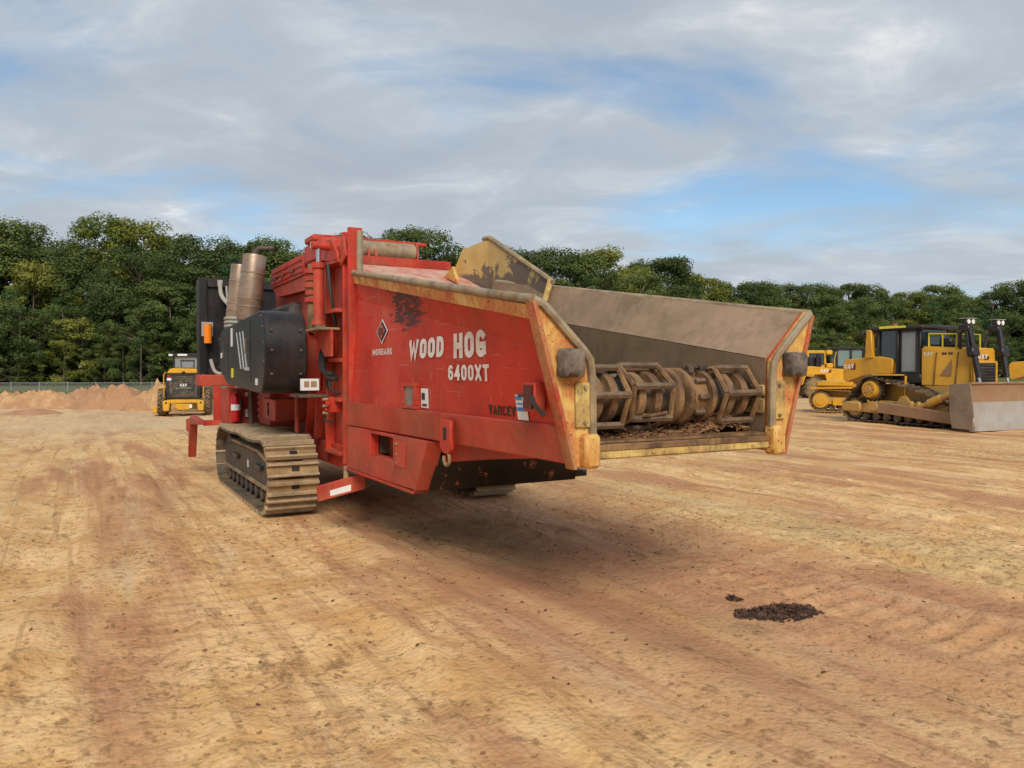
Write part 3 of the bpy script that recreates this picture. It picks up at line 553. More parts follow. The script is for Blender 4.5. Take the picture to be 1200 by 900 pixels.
for bx_, by_, h0, h1, r in ((-2.55, -1.36, 2.50, 3.52, .172), (-3.35, -1.42, 2.50, 3.46, .15)):
    ax = Vector((.02, .10, 1)).normalized(); o = Vector((bx_ - .06, by_, h0)); L = h1 - h0
    mf = MB().lathe([(0, r * .5), (.012, r * .96), (.03, r), (L - .03, r), (L - .012, r * .97), (L, r * .55)], o, ax, 28).build('muffler', M['muffler'], G)
    for q in (.22, .34, .72): MB().lathe([(L * q - .012, r + .001), (L * q - .008, r + .007), (L * q + .008, r + .007), (L * q + .012, r + .001)], o, ax, 28).build('muffler_band', M['muffler'], mf)
    t = o + ax * L
    MB().tube([t - ax * .02, t + ax * .08], r * .33, 14).tube([t + ax * .06, t + ax * .10 + Vector((.02, .05, 0)), t + Vector((.06, .26, .11))], r * .22, 12).build('exhaust_tip', M['engine'], mf)
    MB().tube([o + ax * .01, o - ax * .35], r * .5, 12).build('muffler_stub', M['darksteel'], mf)
MB().bx(-3.3, -1.6, -1.18, -.96, 2.3, 2.5).build('muffler_bracket', M['darksteel'], G)

# ---- tanks, boxes, extinguisher, leg
tk = MB().bx(-3.75, -3.02, -1.60, -.86, .93, 1.48).build('fuel_tank', M['red2'], G, bev=0.02)
MB().bx(-3.018, -3.0, -1.36, -1.28, 1.02, 1.44).build('sticker', M['red'], tk)
MB().bx(-2.998, -2.995, -1.345, -1.30, 1.04, 1.16).build('sticker', M['white'], tk); MB().bx(-2.998, -2.995, -1.345, -1.30, 1.36, 1.42).build('sticker', M['white'], tk)
for z in (1.02, 1.12, 1.22, 1.32): MB().bx(-3.017, -3.012, -1.15, -1.09, z, z + .05).build('sticker', M['white'], tk)
fe = MB().lathe([(0, .055), (.01, .07), (.36, .07), (.41, .05), (.43, .025), (.46, .025)], (-2.90, -1.50, .97), (0, 0, 1), 18).build('fire_extinguisher', plain('extinguisher_red', (.45, .008, .008), .25), G)
MB().cyl((-2.90, -1.50, 1.15), (-2.90, -1.50, 1.24), .0715, n=18).build('extinguisher_label', M['white'], fe)
MB().tube([(-2.90, -1.50, 1.42), (-2.86, -1.46, 1.45), (-2.84, -1.44, 1.3), (-2.83, -1.44, 1.15)], .012, 6).build('extinguisher_hose', M['hose'], fe)
tb = MB().bx(-1.75, -1.0, -1.32, -.86, 1.07, 1.375).build('tool_box', M['red2'], G, bev=0.015)
MB().tube([Vector((-1.45 + .10 * t + .05 * math.sin(6 * t), -1.326, 1.32 - .18 * abs(math.sin(3.2 * t)))) for t in (k / 16 for k in range(17))], .006, 5).build('graffiti_scratch', M['blackvinyl'], tb)
MB().tube([(-.62, -1.12, 1.5), (-.62, -1.12, .95)], .03, 8).build('vertical_pipe', M['red2'], G)
for xq, yq, m in ((-3.95, -1.62, 'red2'), (-4.15, -1.35, 'red2'), (-3.9, -1.05, 'darksteel')):
    MB().bx(xq - .05, xq + .05, yq - .05, yq + .05, .92, 1.498).build('deck_leg', M[m], G, bev=0.006)
ct = MB().cyl((-4.0, -1.50, .95), (-4.0, -1.50, 1.48), .075, n=14).build('canister', plain('canister_tan', (.42, .27, .10)), G)
MB().cyl((-4.0, -1.50, 1.10), (-4.0, -1.50, 1.28), .0765, n=14).build('canister_label', M['white'], ct)
MB().tube([(-2.2, -1.4, 1.55), (-2.2, -1.4, .97)], .035, 8).build('vertical_pipe', M['darksteel'], G)
MB().bx(-2.7, -1.9, -1.2, -.85, .95, 1.45).build('battery_box', M['red2'], G, bev=0.015)
lg = MB().prism([(-4.75, .92), (-4.35, 1.0), (-3.55, .97), (-3.55, .90), (-4.3, .86), (-4.40, .86), (-4.62, .28), (-4.72, .30), (-4.62, .80)], 'y', -1.98, -1.86).build('stabilizer_leg', M['red2'], G, bev=0.01)
MB().bx(-4.80, -4.70, -2.0, -1.84, .72, .93).build('leg_lug', M['red2'], lg, bev=0.01)
MB().bx(-3.75, -3.55, -1.86, -1.0, .88, .96).build('leg_mount', M['red2'], lg)

# ---- crawler tracks: shoes one by one round the chain path
def chain_path(xr, xf, zb, zt, rad_r, rad_f, sag):
    """closed x-z polyline of a track, sampled finely"""
    P = []
    for k in range(40): t = k / 40; P.append((lerp(xr, xf, t), zb))
    cz = zb + rad_f
    for k in range(40): a = -math.pi / 2 + math.pi * k / 40; P.append((xf + rad_f * math.cos(a), cz + rad_f * math.sin(a)))
    for k in range(60):
        t = k / 60; P.append((lerp(xf, xr, t), lerp(zb + 2 * rad_f, zb + 2 * rad_r, t) - sag * abs(math.sin(math.pi * t * 2)) * (1.0 if t < .5 else .55)))
    cz = zb + rad_r
    for k in range(40): a = math.pi / 2 + math.pi * k / 40; P.append((xr + rad_r * math.cos(a), cz + rad_r * math.sin(a)))
    return P
def walk(P, pitch):
    P = P + [P[0]]; L = [0]
    for a, b in zip(P, P[1:]): L.append(L[-1] + math.dist(a, b))
    n = round(L[-1] / pitch); step = L[-1] / n; out = []; j = 0
    for i in range(n):
        s = i * step
        while L[j + 1] < s: j += 1
        t = (s - L[j]) / max(1e-9, L[j + 1] - L[j]); a, b = P[j], P[j + 1]
        out.append((lerp(a[0], b[0], t), lerp(a[1], b[1], t)))
    res = []
    for i in range(n):
        a, b = out[i], out[(i + 1) % n]
        res.append(((a[0] + b[0]) / 2, (a[1] + b[1]) / 2, math.atan2(b[1] - a[1], b[0] - a[0])))
    return res, step
def shoe_mesh(name, m, pitch, width, th=.03, gr=.045, ngr=2):
    mb = MB(); p = pitch * .88; w_ = width / 2      # local: x along travel, -z outwards, y across
    mb.bx(-p / 2, p / 2, -w_, w_, -th, 0)
    for g in ([-p * .42, p * .30] if ngr == 2 else [-p * .40, p * .02, p * .40] if ngr == 3 else [-p * .42]):
        mb.prism([(g - .02, -th), (g + .02, -th), (g + .012, -th - gr), (g - .012, -th - gr)], 'y', -w_, w_)
    me = mb.mesh(name, m); me.materials.append(M['grouser'])
    if ngr == 2:
        for f in me.polygons:
            if f.center.z < -th - .001: f.material_index = 1
    return me
M['shoeplate'] = paint('dark_shoe_plate_steel', (0.075, 0.06, 0.045), (0.04, 0.033, 0.026), 0.7, dust=(0.30, 0.19, 0.09), dust_amt=0.45, rough=0.6, scale=5, bump=0.4)
SHOE = shoe_mesh('track_shoe', M['shoeplate'], .205, .60, .03, .055)
MUDSHOE = shoe_mesh('track_shoe', M['mudplate'], .205, .60, .03, .05)
HOLE = MB().bx(-.028, .028, -.045, .045, -.033, -.028).mesh('shoe_hole', M['blackvinyl'])
for s in (-1, 1):
    yc = s * 1.40
    fr = MB().prism([(-3.2, .30), (.0, .30), (.12, .44), (.0, .60), (-.7, .70), (-2.6, .70), (-3.2, .60)], 'y', yc - .19, yc + .19).build('track', M['darksteel'], G, bev=0.02, label='crawler track with mud-caked steel shoes')
    mud = MB().prism([(-2.9, .70), (-2.7, .745), (-.7, .745), (.02, .63), (.0, .60), (-.7, .70), (-2.6, .70)], 'y', yc - .22, yc + .22).build('track_mud', M['mudsteel'], fr, bev=0.01)
    MB().bx(-3.15, .02, *sorted((yc + s * .19, yc + s * .225)), .285, .33).build('track_guide', M['mudsteel'], fr, bev=0.004)
    for xq in (-2.35, -.75):
        MB().bx(xq, xq + .34, *sorted((yc + s * .191, yc + s * .24)), .50, .56).build('track_step', M['black'], fr, bev=0.006)
    MB().bx(-1.45, -1.40, *sorted((yc + s * .191, yc + s * .196)), .44, .54).build('sticker', M['white'], fr)
    for cx, cz, r in ((-.12, .46, .34), (-3.18, .46, .32)):
        MB().lathe([(-.16, .1), (-.16, r), (-.06, r), (-.05, r * .84), (.05, r * .84), (.06, r), (.16, r), (.16, .1)], (cx, yc, cz), (0, 1, 0), 26).build('idler_wheel', M['darksteel'], fr)
    for k in range(9):
        MB().lathe([(-.19, .05), (-.19, .085), (-.08, .085), (-.075, .07), (.075, .07), (.08, .085), (.19, .085), (.19, .05)], (-2.95 + k * .34, yc, .185), (0, 1, 0), 14).build('track_roller', M['darksteel'], fr)
    path, st_ = walk(chain_path(-3.12, -.08, .085, .9, .39, .40, .035), .205)
    for i, (x, z, a) in enumerate(path):
        sh_ = link('track_shoe', MUDSHOE if (x > .05 and z < .8) else SHOE, fr); sh_.location = (x, yc, z); sh_.rotation_euler = (0, -a, 0)
        lk = MB().box((0, 0, 0), (.16, .05, .07)).mesh('chain_link_mesh', M['darksteel']) if (i == 0 and s < 0) else bpy.data.meshes['chain_link_mesh']
        for q in (-.09, .09):
            l_ = link('chain_link', lk, fr); n_ = (-math.sin(a), math.cos(a)); l_.location = (x + n_[0] * .04, yc + q, z + n_[1] * .04); l_.rotation_euler = (0, -a, 0)
        if x > -.1 and i % 1 == 0:
            h_ = link('shoe_hole', HOLE, fr); h_.location = (x, yc + .03, z); h_.rotation_euler = (0, -a, 0)

# ---- bark and shredded wood lying in the infeed tray
def bark(name, label, boxx, boxy, z0, n, heap, seed, parent_T=None):
    rng = random.Random(seed); mb = MB()
    for i in range(n):
        x = rng.uniform(*boxx); y = rng.uniform(*boxy); z = z0 + heap(x, y) * rng.uniform(.6, 1.0)
        L = rng.uniform(.015, .06) if rng.random() < .85 else rng.uniform(.08, .2); w_ = rng.uniform(.004, .014)
        mb.box((x, y, z), (L, w_, w_ * .7), (rng.uniform(-35, 35), rng.uniform(-30, 30), rng.uniform(0, 180)))
    o = mb.build(name, M['bark'], None); tag(o, label, 'wood debris', kind='stuff'); return o
m_, t_, p_ = base_mat('shredded_bark'); v_ = t_.new('ShaderNodeTexCoord').outputs['Object']
t_.l.new(t_.ramp(t_.noise(v_, 26, 3, .6), [(.36, (.06, .028, .014)), (.5, (.19, .085, .038)), (.62, (.36, .19, .085))]), p_.inputs['Base Color']); p_.inputs['Roughness'].default_value = .95
M['bark'] = m_
def heap(x, y): return .02 + .23 * math.exp(-((y - .52) / .24) ** 2 - ((x - 5.22) / .2) ** 2) + .055 * math.exp(-((y + .15) / .4) ** 2 - ((x - 5.2) / .25) ** 2)
hb = MB(); nx, ny = 16, 46; vs = []; rng = random.Random(3)
for i in range(nx + 1):
    for j in range(ny + 1):
        x = 4.9 + .5 * i / nx; y = -.76 + 1.52 * j / ny; vs.append((x, y, 1.262 + heap(x, y) * .75 + rng.uniform(0, .012)))
hb.add(vs, [(i * (ny + 1) + j, (i + 1) * (ny + 1) + j, (i + 1) * (ny + 1) + j + 1, i * (ny + 1) + j + 1) for i in range(nx) for j in range(ny)])
bed = hb.build('bark_bed', M['bark'], None); bed.matrix_world = Matrix.Translation(G.location) @ Matrix.Rotation(G.rotation_euler.z, 4, 'Z')
tag(bed, 'dark bark mulch heaped inside the infeed tray of the grinder', 'mulch', kind='stuff')
bk = bark('bark_shreds', 'loose brown bark shreds on the infeed tray below the drum', (4.92, 5.42), (-.75, .75), 1.262, 2600, heap, 5)
bk.matrix_world = bed.matrix_world.copy()
# =================================================================== ground
def vnoise(x, y, seed):
    """smooth value noise on numpy arrays, range -1..1"""
    xi = np.floor(x).astype(np.int64); yi = np.floor(y).astype(np.int64); fx = x - xi; fy = y - yi
    fx = fx * fx * (3 - 2 * fx); fy = fy * fy * (3 - 2 * fy)
    def h(a, b):
        n = (a * 374761393 + b * 668265263 + seed * 1274126177) & 0x7fffffff
        n = ((n ^ (n >> 13)) * 1274126177) & 0x7fffffff
        return ((n ^ (n >> 16)) & 0xffff) / 32767.5 - 1.0
    return (h(xi, yi) * (1 - fx) + h(xi + 1, yi) * fx) * (1 - fy) + (h(xi, yi + 1) * (1 - fx) + h(xi + 1, yi + 1) * fx) * fy
def fbm(x, y, seed, oct=4, gain=.5):
    s = 0; a = 1.0
    for o in range(oct): s = s + a * vnoise(x * 2 ** o, y * 2 ** o, seed + o * 17); a *= gain
    return s
CU, SU = 0.49, -0.871                       # travel direction of the grinder on the ground
LANES = [(1.0, -.2, 1.9, 1), (2.2, 0.0, .55, 0), (5.0, 0.0, .6, 0), (6.4, .10, .5, 2), (8.2, .14, .5, 2), (-2.4, -.10, .5, 0), (-.6, -.1, .5, 0)]
def ground_height(x, y):
    u = CU * x + SU * y; v = -SU * x + CU * y
    z = .030 * fbm(x * .22, y * .22, 1, 3) + .016 * fbm(x * .9, y * .9, 5, 4, .55)
    z += .028 * fbm(u * .35, v * 2.1 + .35 * np.sin(u * .3), 11, 4, .6)               # drag streaks along the travel direction
    amp = np.clip(fbm(x * .35 + 4, y * .35, 21, 2) * 1.2 + .25, 0, 1)
    z += .022 * amp * np.abs(fbm(x * 3.1, y * 3.1, 31, 3, .6)) + .010 * amp * vnoise(x * 11, y * 11, 37)
    for v0, k, w_, t in LANES:
        d = v - (v0 + k * (u + 6)); m = np.exp(-(d / (w_ * .55)) ** 4) * np.clip(.5 + fbm(u * .25 + v0, u * 0, 41, 2), 0, 1)
        z += -.026 * m
        z += (.020 if v0 in (2.2, 5.0) else .008) * m * np.clip(np.sin(u * 2 * np.pi / .21 + 2 * vnoise(u * .7, v, 47)) * 1.6 - .4, -.2, 1)
        z += .034 * np.exp(-((np.abs(d) - w_ * .62) / .09) ** 2) * np.clip(.4 + fbm(u * 1.3 + v0 * 3, v, 43, 3), 0, 1)
    return z
def axis(lo, hi, step, far_lo, far_hi):
    a = list(np.arange(lo, hi + 1e-6, step)); s = step; x = hi
    while x < far_hi: s *= 1.07; x += s; a.append(min(x, far_hi))
    s = step; x = lo
    while x > far_lo: s *= 1.07; x -= s; a.insert(0, max(x, far_lo))
    return np.array(sorted(set(a)))
gx = axis(-7.5, 9.5, .045, -900, 900); gy = axis(3.0, 13.0, .045, -200, 1400)
X, Y = np.meshgrid(gx, gy); fade = np.clip(1.3 - np.hypot(X, Y) / 140, .0, 1)
Z = ground_height(X, Y) * fade
Z -= .36 * np.clip((np.hypot(X, Y) - 15) / 21, 0, 1) * np.clip((-X - 3) / 9, 0, 1)          # the yard falls away gently to the left
# flat under the grinder's tracks so that they stand on the ground
uu = CU * X + SU * Y; vv = -SU * X + CU * Y
for v0 in (2.19, 4.99):
    Z *= 1 - np.exp(-((vv - v0) / .48) ** 6) * np.exp(-((uu + 11.1) / 2.5) ** 6) * .9
nx, ny = len(gx), len(gy)
gme = bpy.data.meshes.new('ground'); co = np.stack([X.ravel(), Y.ravel(), Z.ravel()], 1).astype(np.float32)
gme.vertices.add(nx * ny); gme.vertices.foreach_set('co', co.ravel())
idx = (np.arange(ny - 1)[:, None] * nx + np.arange(nx - 1)[None, :]).ravel(); nq = len(idx)
quads = np.stack([idx, idx + 1, idx + nx + 1, idx + nx], 1).astype(np.int32)
gme.loops.add(nq * 4); gme.loops.foreach_set('vertex_index', quads.ravel()); gme.polygons.add(nq)
gme.polygons.foreach_set('loop_start', np.arange(0, nq * 4, 4, dtype=np.int32)); gme.polygons.foreach_set('use_smooth', np.ones(nq, dtype=bool))
gme.update(calc_edges=True); gme.validate()
def dirt_mat(name, stains_and_shade=True, red=0.0):
    m, t, p = base_mat(name); v = t.new('ShaderNodeTexCoord').outputs['Object']
    ang = math.atan2(SU, CU); vm = t.mapping(v, rot=(0, 0, -ang))          # x along travel, y across
    streak = t.noise(t.mapping(vm, scale=(.10, .75, 1)), 1.6, 7, .62, .5)
    big = t.noise(v, .22, 6, .6, .4); med = t.noise(v, 1.3, 7, .65, .2); fine = t.noise(v, 14, 5, .65)
    c = t.mix(t.ramp(med, [(.40, 0.), (.60, 1.)]), (0.60, 0.345, 0.138), (0.735, 0.485, 0.235))
    c = t.mix(t.ramp(t.math('ADD', t.math('MULTIPLY', streak, .7), t.math('MULTIPLY', big, .3)), [(.48 - red, 0.), (.58 - red, .85)]), c, (0.43, 0.205, 0.105))
    c = t.mix(t.ramp(t.noise(t.mapping(vm, scale=(.16, 1.3, 1), loc=(5, 3, 0)), 1.5, 6, .6, .4), [(.57, 0.), (.70, .6)]), c, (0.62, 0.47, 0.28))
    rut = t.ramp(t.noise(t.mapping(vm, scale=(.045, 2.6, 1), loc=(2, 9, 0)), 1.7, 5, .6, .15), [(.56, 0.), (.60, .55), (.66, .25)])
    c = t.mix(t.math('MULTIPLY', rut, t.ramp(med, [(.38, .2), (.6, 1.)])), c, (0.30, 0.150, 0.068))
    pale = t.ramp(t.noise(t.mapping(vm, scale=(.06, 2.2, 1), loc=(7, 1, 0)), 1.5, 5, .6, .2), [(.58, 0.), (.66, .28)])
    c = t.mix(pale, c, (0.74, 0.53, 0.29))
    if stains_and_shade:
        s = t.new('ShaderNodeSeparateXYZ', inp={0: vm}).outputs; wob = t.math('MULTIPLY', t.math('SUBTRACT', t.noise(v, .9, 5, .6), .5), 2.2)
        def band(v0, half, u0=None, u1=None):      # an uneven strip across = v0, optional extent along travel
            d = t.math('ABSOLUTE', t.math('ADD', t.math('SUBTRACT', s[1], v0), wob)); k = t.ramp(t.math('DIVIDE', d, half * 2), [(.30, 1.), (.62, 0.)])
            if u0 is not None:
                mid, hl = (u0 + u1) / 2, (u1 - u0) / 2
                e = t.math('ABSOLUTE', t.math('SUBTRACT', s[0], mid)); k = t.math('MULTIPLY', k, t.ramp(t.math('DIVIDE', e, hl * 2), [(.33, 1.), (.55, 0.)]))
            return k
        brk = t.ramp(t.noise(v, 2.4, 5, .6), [(.3, .35), (.6, 1.)])
        c = t.mix(t.math('MULTIPLY', band(4.9, 1.5, -14, 2), .55), c, (0.44, 0.215, 0.120))        # red clay lane beside the grinder
        c = t.mix(t.math('MULTIPLY', band(2.9, .55, -9, 3), .45), c, (0.46, 0.23, 0.13))
        c = t.mix(t.math('MULTIPLY', t.math('MULTIPLY', band(7.2, .6, -11, -1), brk), .40), c, (0.47, 0.36, 0.165))   # straw-coloured strip
        c = t.mix(t.math('MULTIPLY', t.math('MULTIPLY', band(3.55, .62, -9.5, -2.6), brk), .28), c, (0.26, 0.19, 0.10))  # hopper's shade painted into the clay, along with an olive damp stain
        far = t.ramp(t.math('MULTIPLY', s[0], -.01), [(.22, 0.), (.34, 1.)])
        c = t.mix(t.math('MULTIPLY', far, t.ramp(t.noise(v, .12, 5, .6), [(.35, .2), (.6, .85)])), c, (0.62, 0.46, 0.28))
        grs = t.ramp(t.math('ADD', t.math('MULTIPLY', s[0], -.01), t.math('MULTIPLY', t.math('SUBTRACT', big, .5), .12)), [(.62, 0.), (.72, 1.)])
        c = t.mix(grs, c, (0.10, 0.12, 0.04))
    c = t.mix(t.ramp(t.math('ADD', fine, t.math('MULTIPLY', t.math('SUBTRACT', big, .5), .35)), [(.34, .70), (.45, 0.)]), c, (0.24, 0.13, 0.06))
    c = t.mix(t.ramp(t.noise(t.mapping(vm, scale=(.5, 1.2, 1)), 3.6, 8, .75), [(.57, 0.), (.66, .7)]), c, (0.20, 0.105, 0.05))
    vo = t.new('ShaderNodeTexVoronoi', inp={'Vector': v, 'Scale': 26.0}).outputs['Distance']
    h = t.math('ADD', t.math('MULTIPLY', fine, .38), t.math('ADD', t.math('MULTIPLY', med, 1.6), t.math('MULTIPLY', t.noise(v, 75, 2, .5), .07)))
    h = t.math('ADD', h, t.math('MULTIPLY', vo, -.28))
    h = t.math('ADD', h, t.math('MULTIPLY', t.noise(t.mapping(vm, scale=(.30, 2.2, 1)), 2.2, 4, .6), .7))
    if not stains_and_shade: c = t.mix(.45, c, (0.34, 0.20, 0.115))
    t.l.new(t.bump(h, .5, .05), p.inputs['Normal']); t.l.new(c, p.inputs['Base Color']); p.inputs['Roughness'].default_value = .95; p.inputs['Specular IOR Level'].default_value = .15
    return m
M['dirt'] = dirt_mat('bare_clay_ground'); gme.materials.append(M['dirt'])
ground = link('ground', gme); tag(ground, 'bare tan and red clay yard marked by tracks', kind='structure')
def gz(x, y):
    i = min(max(int(np.searchsorted(gx, x)) - 1, 0), nx - 2); j = min(max(int(np.searchsorted(gy, y)) - 1, 0), ny - 2)
    a = (x - gx[i]) / (gx[i + 1] - gx[i]); b = (y - gy[j]) / (gy[j + 1] - gy[j])
    return float((Z[j, i] * (1 - a) + Z[j, i + 1] * a) * (1 - b) + (Z[j + 1, i] * (1 - a) + Z[j + 1, i + 1] * a) * b)

# loose clods and crumbs of clay
M['clod'] = paint('clay_clods', (0.36, 0.215, 0.10), (0.26, 0.13, 0.065), .8, dust=(.42, .28, .14), dust_amt=.5, rough=.95, scale=6, bump=.5)
def clods(n, seed, place, smin, smax):
    rng = random.Random(seed); mb = MB()
    for i in range(n):
        x, y = place(rng); s = smin * (smax / smin) ** (rng.random() ** 2.4); z = gz(x, y)
        ring = [(x + s * rng.uniform(.6, 1.2) * math.cos(a), y + s * rng.uniform(.6, 1.2) * math.sin(a), z + s * rng.uniform(-.1, .35)) for a in (k * 2 * math.pi / 5 for k in range(5))]
        mb.add(ring + [(x + s * rng.uniform(-.3, .3), y + s * rng.uniform(-.3, .3), z + s * rng.uniform(.45, .85)), (x, y, z - s * .3)], [(k, (k + 1) % 5, 5) for k in range(5)] + [((k + 1) % 5, k, 6) for k in range(5)])
    return mb
def place(rng):
    while True:
        d = 3.3 * (8.0 ** rng.random()); x = rng.uniform(-.75, .75) * d
        u = CU * x + SU * d; v = -SU * x + CU * d
        if rng.random() < .25 + .75 * max(0, math.sin(v * 1.9 + math.sin(u * .7) * .8)) ** 3: return x, d
o = clods(7000, 9, place, .004, .022).build('clay_clods', M['clod']); tag(o, 'small loose clods of clay scattered over the yard', 'clods', kind='stuff')
m_, t_, p_ = base_mat('damp_dark_mulch'); v_ = t_.new('ShaderNodeTexCoord').outputs['Object']
t_.l.new(t_.ramp(t_.noise(v_, 30, 3, .6), [(.36, (.018, .010, .007)), (.5, (.055, .026, .015)), (.66, (.15, .075, .036))]), p_.inputs['Base Color']); p_.inputs['Roughness'].default_value = .9
M['darkbark'] = m_
# dark lump of bark mulch dropped in front of the hopper
def mulch_lump(cx, cy, rx, ry, h, n, seed, label, name='mulch_heap'):
    rng = random.Random(seed); mb = MB(); nr, na = 7, 26; vs = [(cx, cy, gz(cx, cy) + h)]
    for i in range(1, nr + 1):
        for j in range(na):
            a = 2 * math.pi * j / na; r = i / nr * (1 + .22 * math.sin(3 * a + seed) + .12 * math.sin(7 * a)); x = cx + rx * r * math.cos(a); y = cy + ry * r * math.sin(a)
            vs.append((x, y, gz(x, y) + h * (1 - (i / nr) ** 1.6) * rng.uniform(.6, 1.15) - (.012 if i == nr else 0)))
    fs = [(0, 1 + j, 1 + (j + 1) % na) for j in range(na)] + [(1 + (i - 1) * na + j, 1 + i * na + j, 1 + i * na + (j + 1) % na, 1 + (i - 1) * na + (j + 1) % na) for i in range(1, nr) for j in range(na)]
    mb.add(vs, fs)
    for i in range(n):
        a = rng.uniform(0, 6.28); r = math.sqrt(rng.random()) * 1.3; x = cx + rx * r * math.cos(a); y = cy + ry * r * math.sin(a)
        z = gz(x, y) + h * max(0, 1 - r ** 1.6) + .004; L = rng.uniform(.01, .05)
        mb.box((x, y, z), (L, rng.uniform(.005, .016), rng.uniform(.004, .01)), (rng.uniform(-30, 30), rng.uniform(-30, 30), rng.uniform(0, 180)))
    return tag(mb.build(name, M['darkbark']), label, 'mulch heap')
mulch_lump(1.92, 5.50, .25, .10, .07, 520, 2, 'dark brown lump of bark mulch on the dirt in front of the hopper')
mulch_lump(1.71, 5.90, .05, .035, .03, 60, 4, 'fist-sized dark mulch clump beside the bigger lump')

def chips(n, seed):
    rng = random.Random(seed); mb = MB()
    for i in range(n):
        u = -3.0 - 7 * rng.random() ** .8; v = 3.7 + rng.gauss(0, 1.5) + (rng.random() < .3) * rng.uniform(-3, 4); x = CU * u - SU * v; y = SU * u + CU * v
        L = rng.uniform(.008, .032) * (1 if rng.random() < .93 else 2.6); mb.box((x, y, gz(x, y) + .006), (L, rng.uniform(.006, .016), rng.uniform(.004, .009)), (rng.uniform(-14, 14), rng.uniform(-14, 14), rng.uniform(0, 180)))
    return mb
tag(chips(360, 12).build('wood_chips', M['bark']), 'loose wood chips strewn over the dirt round the hopper', 'wood chips', kind='stuff')
# clay mounds at the edge of the yard
def mound(x, y, rx, ry, h, seed, m, label, rot=0):
    nr, na = 16, 44; vs = []; fs = []
    for i in range(nr + 1):
        for j in range(na):
            a = 2 * math.pi * j / na; r = i / nr; q = r * (1 + .18 * math.sin(2 * a + seed) + .1 * math.sin(5 * a + seed * 2))
            px, py = rx * q * math.cos(a), ry * q * math.sin(a)
            z = h * (.5 + .5 * math.cos(math.pi * min(r, 1) ** 1.7)) * (1 + .35 * vnoise(np.array([px * .8 + seed]), np.array([py * .8]), seed)[0])
            z += .30 * h * (1 - r) * vnoise(np.array([px * 3.1]), np.array([py * 3.1]), seed + 3)[0] + .20 * h * (1 - r) * vnoise(np.array([px * 7]), np.array([py * 7]), seed + 5)[0]
            vs.append((px, py, z - .05 * r))
    for i in range(nr):
        for j in range(na): fs.append((i * na + j, (i + 1) * na + j, (i + 1) * na + (j + 1) % na, i * na + (j + 1) % na))
    o = MB().add(vs, fs).build('dirt_mound', m, sharp=80); o.location = (x, y, gz(x, y) - .02); o.rotation_euler = (0, 0, rot); return tag(o, label, 'dirt mound', 'clay mounds by the fence')
MRED = dirt_mat('red_clay_mound_soil', False, .16); MTAN = dirt_mat('tan_mound_soil', False, .03)
mound(-22.4, 43, 3.0, 1.8, 1.12, 3, MRED, 'broad red clay mound in front of the wire fence')
mound(-27.0, 44, 2.6, 1.8, .92, 8, MTAN, 'tan clay mound at the left end of the row by the fence')
mound(-19.4, 42, 2.1, 1.5, 1.08, 12, MTAN, 'streaked tan and red clay mound right beside the road grader')
mound(-24.7, 45, 2.6, 1.6, 1.05, 17, MRED, 'low red clay mound between the tan mound and the broad red one')
mound(-31.0, 46, 3.2, 1.8, .95, 23, MTAN, 'flat tan mound at the far left corner of the yard')
mound(-23.5, 37.5, 2.2, 1.3, .22, 29, MRED, 'very low spread of red clay crumbs before the mounds')

# =================================================================== wire fence
F = thing('wire_fence', 'low galvanised wire fence on thin posts behind the clay mounds', 'fence', (0, 0, -.30))
fx0, fy0, fx1, fy1 = -52.0, 62.0, -16.0, 63.5; GALV = plain('galvanised_post_steel', (.36, .36, .34), .5, .3)
npost = 17; POST = MB().cyl((0, 0, -.1), (0, 0, 1.14), .035, n=8).cyl((0, 0, 1.14), (0, 0, 1.18), .045, .02, n=8).mesh('fence_post', GALV)
for k in range(npost):
    t = k / (npost - 1); o = link('post', POST, F); o.location = (lerp(fx0, fx1, t), lerp(fy0, fy1, t), 0)
MB().tube([(fx0, fy0, 1.10), (fx1, fy1, 1.10)], .022, 6).build('top_rail', GALV, F)
mb = MB(); n = 420
for k in range(n):
    t = k / n; x = lerp(fx0, fx1, t); y = lerp(fy0, fy1, t) - .03; w_ = .006
    for sg in (-1, 1):
        a, b = Vector((x, y, .02)), Vector((x + sg * 1.05, y + .04 * sg, 1.08)); q = Vector((w_, 0, 0)); mb.add([a - q, a + q, b + q, b - q], [(0, 1, 2, 3)])
o = mb.build('wire_mesh', GALV, F)
